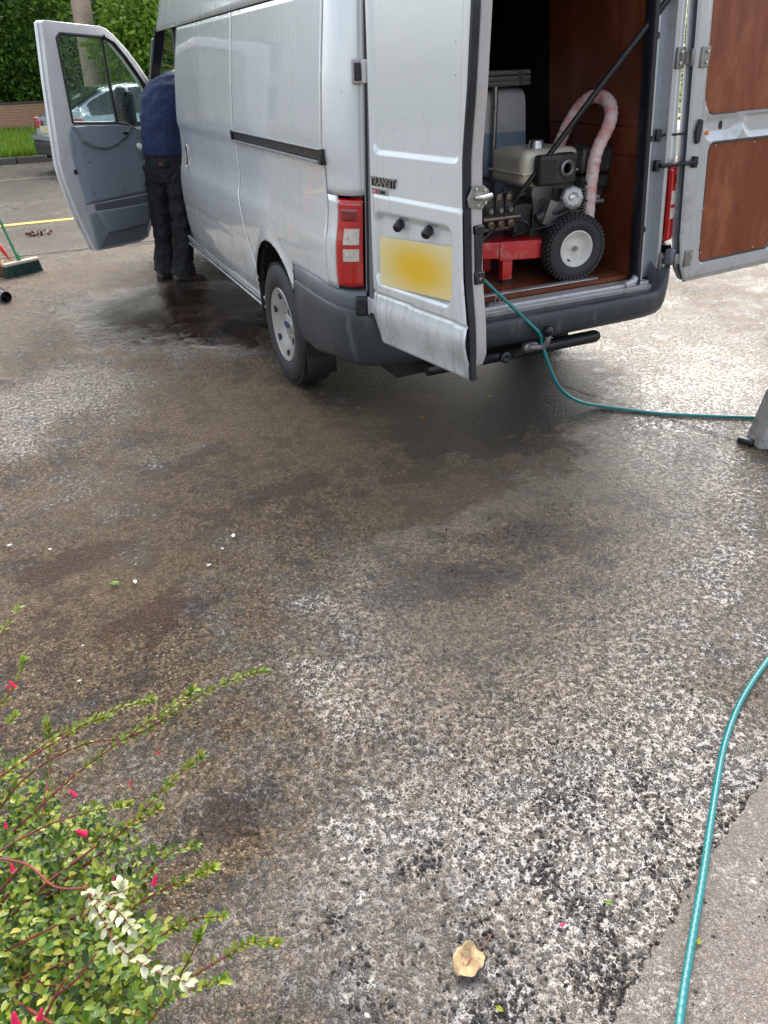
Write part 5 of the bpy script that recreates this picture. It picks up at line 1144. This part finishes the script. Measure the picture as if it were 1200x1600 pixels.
for sg in (-1, 1):
    MB().sheet(lambda u, v: (lambda x: (x, sg*(lerp(hw(x)*.955, hw(x)*.735, v)+.006), lerp(belt(x)+.03, max(top(x)-.09, belt(x)+.04), v)))(lerp(.62, 2.9, u)), 20, 5).build('side_window', 'carglass', car)
    tl = MB().sheet(lambda u, v: (lambda x: (x+(.0 if x > .1 else 0), sg*(hw(x)+.012-.02*v), lerp(.79+.10*u, .96-.02*u, v)))(lerp(.02, .42, u)), 12, 6).build('tail_lamp', 'red', car, solid=.01)
    MB().sheet(lambda u, v: (-.005+.03*v, sg*lerp(.35, .72, u), lerp(.78, .92, v)), 6, 3).build('tail_lamp', 'red', car, solid=.01)
    for x in (.82, 3.45):
        w_ = bpy.data.objects.new('wheel', None); COL.objects.link(w_); w_.parent = car; w_.location = (x, sg*.80, .31)
        MB().lathe([(.19, -.10), (.29, -.10), (.31, -.07), (.31, .07), (.29, .10), (.19, .10)], (0, 0, 0), (0, sg, 0), 28, closed=True).build('tyre', 'tyre', w_)
        MB().lathe([(0, .07), (.05, .075), (.15, .06), (.19, .09), (.20, .0)], (0, 0, 0), (0, sg, 0), 20).build('rim', 'hub', w_)
MB().sheet(lambda u, v: (lerp(.36, 1.0, v), lerp(-.60, .60, u), lerp(1.115, 1.425, v)+.012), 8, 5).build('rear_window', 'carglass', car)
MB().sheet(lambda u, v: (lerp(3.32, 2.45, v), lerp(-.64, .64, u), lerp(1.06, 1.44, v)+.015), 8, 5).build('windscreen', 'carglass', car)
MB().span((-.09, -.78, .30), (.12, .78, .56)).build('rear_bumper', 'carlow', car, bevel=.05, seg=3)
MB().span((-.10, -.80, .56), (.10, .80, .68)).build('bumper_top', 'carpaint', car, bevel=.03, seg=3)
MB().span((-.045, -.27, .70), (-.02, .27, .82)).build('number_plate', 'plate', car, bevel=.004)
MB().span((.3, -.75, .15), (4.2, .75, .30)).build('underside', 'under', car)

# ================================================================== HOUSE ACROSS THE ROAD (shows in the van's paint)
M['render'] = mat('pale_render', (.55, .52, .46), .85, var=.08)
M['rooftile'] = mat('roof_tiles', (.14, .11, .10), .8, var=.25)
ho = thing('house', 'pale rendered house with white barge boards beyond the road on the left', 'house', (-10.5, 27, 0))
MB().prism([(-4.2, 0), (4.2, 0), (4.2, 4.4), (0, 7.2), (-4.2, 4.4)], lambda a, c, d: (a, d, c), 0, 8).build('wall', 'render', ho, smooth=0)
for sg in (-1, 1):
    MB().add([(0, -.4, 7.35), (sg*4.7, -.4, 4.2), (sg*4.7, 8.4, 4.2), (0, 8.4, 7.35), (0, -.4, 7.2), (sg*4.7, -.4, 4.05), (sg*4.7, 8.4, 4.05), (0, 8.4, 7.2)], [(0, 1, 2, 3), (4, 7, 6, 5), (0, 4, 5, 1), (1, 5, 6, 2), (2, 6, 7, 3)]).build('roof', 'rooftile', ho, smooth=0)
    MB().add([(0, -.45, 7.3), (sg*4.75, -.45, 4.15), (sg*4.75, -.45, 3.9), (0, -.45, 7.05), (0, -.38, 7.3), (sg*4.75, -.38, 4.15), (sg*4.75, -.38, 3.9), (0, -.38, 7.05)], [(0, 1, 2, 3), (4, 7, 6, 5), (0, 4, 5, 1), (3, 2, 6, 7)]).build('barge_board', 'white', ho, smooth=0)
for (x, z_) in ((-2.3, 1.1), (1.2, 1.1), (-2.3, 3.1), (1.2, 3.1)):
    wf = MB().prism([(x, z_), (x+1.3, z_), (x+1.3, z_+1.2), (x, z_+1.2)], lambda a, c, d: (a, d, c), -.05, .02, [[(x+.07, z_+.07), (x+1.23, z_+.07), (x+1.23, z_+1.13), (x+.07, z_+1.13)]]).build('window', 'white', ho, smooth=0)
    MB().span((x+.07, -.03, z_+.07), (x+1.23, -.02, z_+1.13)).build('pane', 'carglass', wf, smooth=0)

# ================================================================== BROOM AND ODDS AT THE LEFT EDGE
M['green'] = mat('green_handle', (.01, .20, .06), .35, coat=.3)
M['bristle'] = mat('green_bristles', (.006, .045, .035), .55)
M['wood'] = mat('pale_wood', (.48, .40, .30), .6)
br = thing('broom', 'green yard broom standing on its bristles, its green handle leaning out to the left', 'broom', (-2.33, 5.08, 0), math.radians(30))
MB().box((0, 0, .115), (.36, .065, .028)).build('broom_head', 'wood', br, bevel=.006)
m = MB()
for i in range(34):
    for j in range(6):
        x = -.17+i*.0103; y = -.026+j*.0104; m.tube([(x, y, .103), (x*1.10+rnd.uniform(-.006, .006), y*1.35+rnd.uniform(-.006, .006), .004)], [.004, .0045], 4, cap=False)
tag(m.build('bristles', 'bristle', br), kind='stuff')
ca, sa = math.cos(-math.radians(30)), math.sin(-math.radians(30))
def br_l(p): q = Vector(p)-Vector((-2.33, 5.08, 0)); return Vector((q.x*ca-q.y*sa, q.x*sa+q.y*ca, q.z))
MB().tube([br_l((-2.335, 5.09, .12)), br_l((-2.345, 5.10, .18))], .020, 12).build('handle_socket', 'green', br)
MB().tube([br_l((-2.340, 5.09, .12)), br_l((-2.409, 5.15, .488)), br_l((-2.60, 5.32, 1.45))], .0125, 10).build('broom_handle', 'green', br)
M['redplastic'] = mat('red_plastic', (.62, .015, .012), .3, coat=.4)
sp_ = thing('shovel', 'red handled tool leaning beside the broom at the left edge', 'garden tool', (-2.50, 5.17, 0))
MB().tube([(.065, -.02, .17), (.05, -.01, .21), (-.045, .05, .40), (-.22, .15, .75)], [.014, .022, .022, .020], 10).build('handle', 'redplastic', sp_)
MB().tube([(.065, -.02, .17), (.085, -.03, .13)], [.012, .010], 8).build('tool_tip', 'redplastic', sp_)
M['terracotta'] = mat('terracotta', (.20, .065, .04), .7, var=.25, bump=.3, bs=60)
pt = thing('plant_pot', 'low terracotta planter with yellow green plants at the left edge behind the broom', 'planter', (-2.62, 5.20, 0))
MB().span((-.22, -.10, 0), (.135, .22, .10)).build('pot', 'terracotta', pt, bevel=.01)
MB().span((-.20, -.08, .095), (.115, .20, .105)).build('soil', 'earth', pt)
M['limeleaf'] = leafmat('lime_leaves', [(.25, .35, .02), (.45, .50, .04), (.5, .45, .05)], .4, .3)
tag(crown([(-.05, .05, .15, .16, .13, .07)], 500, .030, seed=3).build('leaves', 'limeleaf', pt, smooth=0, recalc=False), kind='stuff')
tag(MB().lathe([(.045, 0), (.045, .75), (.040, .75), (.040, 0)], (-2.49, 4.02, .046), (-.25, .97, 0), 20, closed=True).build('drain_pipe', 'black_gloss', None, bevel=.001), 'short length of black pipe lying on the ground at the left edge', 'pipe')

# grey stone block at the right edge
M['stone'] = mat('weathered_stone', (.33, .31, .28), .8, var=.25, vs=20, bump=.6, bs=50, bd=.006, dirt=.7, dcol=(.10, .09, .075), ds=12)
Rb = Matrix.Rotation(-.62, 3, 'Z')
st_ = MB()
bx = [(.775, -.80), (.73, -.925), (1.05, -1.12), (1.2, -.90)]; V = [(x, y, .0) for x, y in bx]+[(x+.085*(1 if i in (0, 1) else 0), y+.015, .25) for i, (x, y) in enumerate(bx)]
st_.add(V, [(0, 3, 2, 1), (4, 5, 6, 7), (0, 1, 5, 4), (1, 2, 6, 5), (2, 3, 7, 6), (3, 0, 4, 7)])
so2 = st_.build('stone_block', 'stone', None, bevel=.018, seg=4)
tag(so2, 'rough grey weathered stone block on the ground at the right edge', 'stone block')
tag(MB().box((.735, -.845, .016), (.035, .075, .030), Matrix.Rotation(.4, 3, 'Z')).build('stone_chip', 'black', None, bevel=.008), 'small dark chunk wedged against the left foot of the grey stone block', 'stone')

# ================================================================== LITTER ON THE GROUND
def debris(n, cx, cy, rx, ry, smin, smax, seed, cl=0, zb=0.):
    r = random.Random(seed); V = []; F = []
    ico = bmesh.new(); bmesh.ops.create_icosphere(ico, subdivisions=1, radius=1); iv = [v.co.copy() for v in ico.verts]; if_ = [[v.index for v in f.verts] for f in ico.faces]; ico.free()
    cs = [(cx+r.uniform(-1, 1)*rx, cy+r.uniform(-1, 1)*ry) for _ in range(cl)] if cl else None
    for i in range(n):
        if cs and r.random() < .75: c = r.choice(cs); x, y = c[0]+r.gauss(0, .022), c[1]+r.gauss(0, .016)
        else: x, y = cx+r.gauss(0, .55)*rx, cy+r.gauss(0, .55)*ry
        s = smin+(smax-smin)*r.random()**3; o = len(V); a = r.uniform(0, 6.3); sx, sy = r.uniform(.7, 1.5), r.uniform(.6, 1.1)
        for v in iv:
            q = v*(1+r.uniform(-.32, .32)); xx, yy = q.x*sx*s, q.y*sy*s
            V.append((x+xx*math.cos(a)-yy*math.sin(a), y+xx*math.sin(a)+yy*math.cos(a), zb+s*.25+q.z*s*.62))
        F += [tuple(j+o for j in f) for f in if_]
    m = MB(); m.v = V; m.f = F; return m
M['grit'] = mat('wet_black_grit', (.016, .014, .012), .30, 0, var=.5, vs=200, bump=.8, bs=500, bd=.002, spec=.5)
M['stones'] = mat('pale_grit', (.20, .17, .13), .4, 0, var=.5, vs=90)
tag(debris(1900, -1.47, -2.36, .44, .27, .0012, .0066, 5, 30).build('wet_grit', 'grit', None, smooth=0), 'crumbs of wet black grit and moss scattered over the concrete in the foreground', 'grit', kind='stuff')
tag(debris(2300, -1.30, -2.12, .55, .34, .0012, .0046, 6).build('wet_grit', 'grit', None, smooth=0), 'finer black crumbs spread on the wet concrete beside the hose', 'grit', kind='stuff')
tag(debris(420, -1.0, -2.55, .45, .16, .0010, .0050, 9, 5, .009).build('slab_crumbs', 'grit', None, smooth=0), 'black crumbs on the smoother slab right of the hose', 'grit', kind='stuff')
CL = [(785, 1575, .030, 150), (745, 1590, .018, 50), (960, 1535, .040, 230), (930, 1500, .030, 90), (895, 1415, .022, 70), (935, 1425, .016, 50), (915, 1300, .010, 14), (895, 1280, .014, 20), (985, 1590, .03, 110), (850, 1370, .02, 30), (575, 1330, .015, 30), (1000, 1250, .03, 50), (1035, 1300, .02, 40), (700, 1415, .02, 30), (950, 1460, .02, 60), (1112, 1440, .006, 8), (1155, 1375, .012, 16), (730, 1170, .02, 20)]
gm = MB()
for i, (px, py, sg_, n_) in enumerate(CL):
    c_ = W(px, py, 2, 0); d_ = debris(int(n_*.62), c_[0], c_[1], sg_*1.6, sg_*1.2, .0016, .0066, 100+i, 0, 0.)
    o_ = len(gm.v); gm.v += d_.v; gm.f += [tuple(j+o_ for j in f) for f in d_.f]
tag(gm.build('moss_clumps', 'grit', None, smooth=0), 'clumps of black moss and wet dirt lying in the right foreground', 'moss', kind='stuff')
eg = MB(); r_ = random.Random(4)
for (x, y) in E2[3:-12]:
    d_ = debris(5, x+r_.uniform(-.01, .01), y+r_.uniform(-.01, .01), .022, .018, .002, .008, r_.randint(0, 9999)); o_ = len(eg.v); eg.v += d_.v; eg.f += [tuple(j+o_ for j in f) for f in d_.f]
tag(eg.build('joint_grit', 'grit', None, smooth=0), 'line of black crumbs along the broken slab edge', 'grit', kind='stuff')
# dead leaf
M['deadleaf'] = mat('dead_leaf', (.46, .33, .17), .45, var=.35, vs=60, dirt=.95, dcol=(.16, .07, .025), ds=38)
dl = thing('fallen_leaf', 'curled yellow brown dead leaf with a red stalk in the foreground', 'leaf', (-1.69, -2.372, 0), math.radians(115))
def lf(u, v):
    t = v; w_ = .036*math.sin(PI*min(1, t*.94+.04))**.45*(1-.25*t)*(1+.06*math.sin(19*t)); s_ = (u*2-1)
    return ((s_*w_), -.036+.072*t, .010+.012*abs(s_)**1.5+.006*math.sin(9*t+2*s_))
MB().sheet(lf, 10, 14).build('leaf_blade', 'deadleaf', dl, solid=.0006)
MB().tube([lf(.5, t) for t in (0, .3, .6, .95)], .0012, 5).build('midrib', mat('leaf_rib', (.30, .10, .05), .5), dl)
MB().tube(spline([(0, -.036, .011), (-.006, -.055, .006), (-.004, -.085, .004)], 4), .0011, 5).build('stalk', mat('red_stalk', (.26, .06, .04), .5), dl)
M['greenleaf'] = leafmat('fresh_leaf', [(.16, .32, .05), (.25, .42, .09)], .4, .2)
M['petal'] = mat('white_petal', (.75, .73, .70), .5); M['pinkp'] = mat('pink_petal', (.75, .02, .14), .45)
def flake(px, py, sz, m, label, cat='leaf', nm='fallen_leaf', z=.006):
    p_ = W(px, py, 2, 0); a = rnd.uniform(0, 6.28)
    o = MB().sheet(lambda u, v: (sz*(v-.5)*2, sz*.55*(u*2-1)*math.sin(PI*(v*.9+.05)), .002+sz*.25*abs(u*2-1)), 4, 6).build(nm, m, None, solid=.0006)
    o.location = (p_[0], p_[1], z); o.rotation_euler.z = a; return tag(o, label, cat)
flake(950, 1414, .010, 'greenleaf', 'small fresh green leaf beside the black grit in the right foreground')
flake(1090, 1478, .008, 'limeleaf', 'tiny yellow green leaf just right of the hose', z=.013)
flake(955, 1580, .006, 'greenleaf', 'tiny green leaf scrap by the bottom edge right of the dead leaf') if False else None
flake(780, 1580, .009, 'limeleaf', 'yellow green leaf scrap lying on black grit at the bottom edge')
flake(878, 1449, .007, 'pinkp', 'fallen pink petal between the dead leaf and the green leaf', 'petal', 'fallen_petal')
flake(180, 915, .020, 'greenleaf', 'green leaf on the wet ground left of the white petals')
flake(815, 722, .020, M['wood'] if False else 'deadleaf', 'brown leaf scrap below the rear bumper') if False else None
flake(660, 655, .016, mat('orange_leaf', (.55, .18, .04), .5), 'small orange leaf lying behind the left rear door')
flake(765, 622, .016, 'limeleaf', 'yellowish leaf under the edge of the left rear door')
flake(130, 1012, .006, 'petal', 'white petal speck on the ground above the bush', 'petal', 'fallen_petal')
flake(125, 1067, .007, 'petal', 'white petal near the top shoots of the bush', 'petal', 'fallen_petal')
for (x, y, s_, l) in ((365, 840, .014, 'largest white petal on the ground below the van wheel'), (348, 860, .008, 'white petal just below the largest one'), (327, 886, .010, 'white petal left of the dark green puddle'), (212, 912, .013, 'white petal beside the green fallen leaf'), (16, 855, .012, 'white petal at the left edge of the ground'), (79, 861, .009, 'white petal right of the one at the left edge'), (706, 1184, .007, 'white petal in the middle foreground'), (574, 1590, .007, 'white petal at the bottom edge'), (560, 640, .008, 'white chip beside the left rear door shadow')):
    flake(x, y, s_, 'petal', l, 'petal', 'fallen_petal')
M['wine'] = mat('wine_leaf', (.12, .02, .02), .5)
wl_ = crown([(-2.07, 7.2, .02, .14, .07, .015)], 60, .05, seed=4, droop=.0); tag(wl_.build('leaf_litter', 'wine', None, smooth=0, recalc=False), 'patch of dark red wet leaves on the road before the yellow line', 'leaf litter', kind='stuff')

# ================================================================== BUSH IN THE FOREGROUND
bush = thing('shrub', 'flowering shrub with small green leaves, red stems and pink flowers in the bottom left foreground', 'shrub', (-2.66, -2.02, 0))
BO = Vector((-2.66, -2.02, 0))
M['stem'] = mat('red_stem', (.22, .040, .035), .5, var=.2, vs=30)
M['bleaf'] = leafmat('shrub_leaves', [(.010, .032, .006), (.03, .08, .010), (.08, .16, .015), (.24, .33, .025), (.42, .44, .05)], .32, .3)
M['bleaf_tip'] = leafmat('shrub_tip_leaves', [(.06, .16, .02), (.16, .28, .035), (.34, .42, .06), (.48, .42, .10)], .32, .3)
M['pale'] = leafmat('cream_leaves', [(.55, .55, .30), (.66, .66, .42), (.72, .72, .52)], .35, .25)
lm_ = {}
def leafmesh(m, fold=.2):
    V = [(0, 0, 0), (.26, .30, fold*.3), (0, .45, -.03), (-.26, .30, fold*.3), (.24, .65, fold*.3), (0, 1, -.10), (-.24, .65, fold*.3), (0, .7, -.04)]
    F = [(0, 1, 2), (0, 2, 3), (1, 4, 7, 2), (3, 2, 7, 6), (4, 5, 7), (6, 7, 5)]
    return V, F
LV, LF = leafmesh(0)
def leaf_xf(p, d, s):
    d = Vector(d).normalized(); a = d.cross(Vector((0, 0, 1))); a = a.normalized() if a.length > .01 else Vector((1, 0, 0)); nn = a.cross(d)
    return Matrix(((a.x*s, d.x*s, nn.x*s, p[0]), (a.y*s, d.y*s, nn.y*s, p[1]), (a.z*s, d.z*s, nn.z*s, p[2]), (0, 0, 0, 1)))
fol = {'bleaf': MB(), 'bleaf_tip': MB(), 'pale': MB()}; single = {}; nsingle = 0
def put_leaf(p, d, s, m):
    global nsingle
    p = Vector(p)-BO; X = leaf_xf(p, d, s)
    if nsingle < 290 and m != 'bleaf':
        if m not in single:
            me = bpy.data.meshes.new('leaf'); me.from_pydata(LV, [], LF); me.materials.append(M[m]); me.shade_smooth(); single[m] = me
        o = bpy.data.objects.new('leaf', single[m]); COL.objects.link(o); o.parent = bush; o.matrix_basis = X
        nsingle += 1; return
    fol[m].add([X @ Vector(v) for v in LV], LF)
r_ = random.Random(21)
def shoot(px, z0, z1, tipn=.45, m='bleaf_tip', r0=.0027, sz=.0172, dens=1.65, start=0.):
    P = []
    for i, (x, y) in enumerate(px): P.append(W(x, y, 2, lerp(z0, z1, i/(len(px)-1))))
    q = spline(P, 10); n_ = len(q)
    mb = MB().tube([p-BO for p in q], [lerp(r0, .0008, i/(n_-1)) for i in range(n_)], 6); mb.build('stem', 'stem', bush, smooth=60)
    L_ = sum((b_-a).length for a, b_ in zip(q[:-1], q[1:])); k_ = int(L_/.016*dens); tw = r_.uniform(0, 3)
    for i in range(k_+1):
        t = start+(1-start)*i/max(1, k_); j = min(n_-2, int(t*(n_-1))); p_ = q[j].lerp(q[j+1], t*(n_-1)-j); T = (q[j+1]-q[j]).normalized()
        if t < .93 and r_.random() > .45+tipn*t: continue
        u = T.cross(Vector((0, 0, 1))).normalized(); w_ = T.cross(u)
        for sgn in (0, 1, 2, 3)[: (4 if t > .9 or r_.random() < .5 else 2)]:
            g = tw+i*PI/2+sgn*PI+(.7 if sgn > 1 else 0)+r_.uniform(-.4, .4); d = (u*math.cos(g)+w_*math.sin(g))+T*(.5+.7*t)+Vector((0, 0, .25))
            put_leaf(p_, d, sz*r_.uniform(.65, 1.25)*(1 if sgn < 2 else .7), m)
    return q
SH = [([(-60, 1060), (-10, 1005), (30, 950)], .25, .33), ([(-60, 1150), (0, 1100), (25, 1068), (38, 1032)], .25, .38), ([(-60, 1240), (-20, 1170), (10, 1135), (24, 1118)], .3, .36),
 ([(-60, 1260), (0, 1213), (85, 1160), (165, 1115), (238, 1092)], .30, .46), ([(-40, 1245), (50, 1178), (110, 1140), (165, 1120)], .28, .43),
 ([(-20, 1290), (42, 1213), (125, 1165), (212, 1148), (298, 1096), (350, 1068), (412, 1047)], .28, .50), ([(20, 1300), (115, 1213), (180, 1165), (251, 1115), (302, 1078)], .3, .46),
 ([(-40, 1365), (0, 1330), (85, 1285), (174, 1260), (202, 1255)], .34, .50), ([(60, 1420), (170, 1320), (230, 1260), (276, 1213), (314, 1182)], .28, .44),
 ([(60, 1300), (75, 1215), (78, 1160), (72, 1130)], .3, .4), ([(120, 1460), (190, 1400), (238, 1358), (272, 1330), (306, 1320)], .28, .40), ([(140, 1480), (221, 1409), (298, 1371), (333, 1354)], .28, .42),
 ([(180, 1550), (247, 1468), (298, 1438), (348, 1432)], .30, .44), ([(220, 1620), (272, 1549), (353, 1494), (395, 1472), (433, 1474)], .30, .44), ([(190, 1620), (263, 1549), (298, 1494), (312, 1460)], .28, .42),
 ([(100, 1640), (190, 1590), (260, 1560), (350, 1530)], .3, .42), ([(60, 1400), (120, 1330), (200, 1290), (250, 1262)], .26, .38), ([(30, 1530), (100, 1500), (130, 1420), (140, 1390)], .34, .48)]
for px, a, b_ in SH: shoot(px, a, b_)
shoot([(134, 1380), (145, 1410), (162, 1439), (183, 1477), (238, 1515), (292, 1534)], .52, .50, 1.0, 'pale', .0018, .019, 1.3)
shoot([(134, 1400), (185, 1395), (190, 1385)], .52, .53, 1.0, 'pale', .0014, .018, 1.6)
shoot([(150, 1405), (185, 1425), (205, 1450)], .52, .53, 1.0, 'pale', .0014, .019, 1.8)
for px, a, b_ in (([(150, 1600), (130, 1480), (132, 1400), (125, 1385)], .3, .52), ([(-20, 1340), (40, 1350), (85, 1385), (130, 1388)], .44, .53), ([(0, 1490), (60, 1460), (90, 1445)], .4, .5), ([(60, 1600), (85, 1560), (120, 1530), (150, 1490)], .36, .5), ([(70, 1590), (95, 1540), (105, 1530)], .42, .5)):
    q = spline([W(x, y, 2, lerp(a, b_, i/(len(px)-1))) for i, (x, y) in enumerate(px)], 8); MB().tube([p-BO for p in q], [lerp(.0024, .0015, i/(len(q)-1)) for i in range(len(q))], 7).build('stem', 'stem', bush)
for i in range(16):
    a = Vector((-2.66+r_.uniform(-.04, .04), -2.02+r_.uniform(-.04, .04), 0)); tp = W(r_.uniform(-60, 200), r_.uniform(1280, 1620), 2, r_.uniform(.3, .46)); md = (a+Vector(tp))/2+Vector((0, 0, .07))
    q = spline([a, md, tp], 6); MB().tube([p-BO for p in q], [lerp(.006, .002, j/(len(q)-1)) for j in range(len(q))], 6).build('stem', 'stem', bush)
# leafy mass: many small sprays inside the body of the shrub
cnt = 0
while cnt < 1000:
    x = r_.uniform(-90, 265); y = r_.uniform(1190, 1680); lim = 40+200*sstep(1190, 1380, y)+20*math.sin(y*.03)
    if x > lim*r_.uniform(.55, 1.05)+12: continue
    if y < 1260 and r_.random() < .45: continue
    z_ = r_.uniform(.05, .44)*(.6+.4*min(1, (y-1150)/300)); c = Vector(W(x, y, 2, z_)); cnt += 1
    T = Vector((r_.gauss(.5, .6), r_.gauss(.1, .6), r_.gauss(.5, .4))).normalized(); u = T.cross(Vector((.3, .2, 1))).normalized(); w_ = T.cross(u)
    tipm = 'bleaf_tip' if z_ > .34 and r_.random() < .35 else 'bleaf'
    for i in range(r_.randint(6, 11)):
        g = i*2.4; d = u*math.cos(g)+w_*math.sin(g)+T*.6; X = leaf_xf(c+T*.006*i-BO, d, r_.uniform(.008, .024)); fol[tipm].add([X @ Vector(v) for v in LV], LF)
for m_, mb in fol.items():
    if mb.v: tag(mb.build('foliage', m_, bush, smooth=60, recalc=False), kind='stuff')
M['pinkf'] = mat('pink_flower', (.80, .015, .10), .4, var=.2, vs=100)
for (x, y, z_, s_) in ((112, 1238, .46, 1), (124, 1300, .50, 1.35), (243, 1372, .42, 1.1), (18, 1068, .36, 1.2), (12, 1072, .36, .8), (22, 1590, .50, 1.5), (64, 1582, .46, 1.1), (147, 1508, .44, .8), (18, 1353, .50, .9), (178, 1372, .40, .6), (204, 1222, .40, .6), (248, 1175, .46, .5), (8, 1287, .5, .7)):
    p_ = Vector(W(x, y, 2, z_)); d = Vector((r_.uniform(-.6, .6), r_.uniform(-.3, .3), -1)).normalized()
    MB().lathe([(0, -.008*s_), (.0018*s_, -.006*s_), (.0028*s_, .0), (.0034*s_, .006*s_), (.0050*s_, .011*s_), (.0030*s_, .011*s_), (0, .004*s_)], p_-BO, d, 7).build('flower', 'pinkf', bush)
print('objects', len(bpy.data.objects), 'tris', sum(len(o.data.polygons) for o in bpy.data.objects if o.type == 'MESH'))
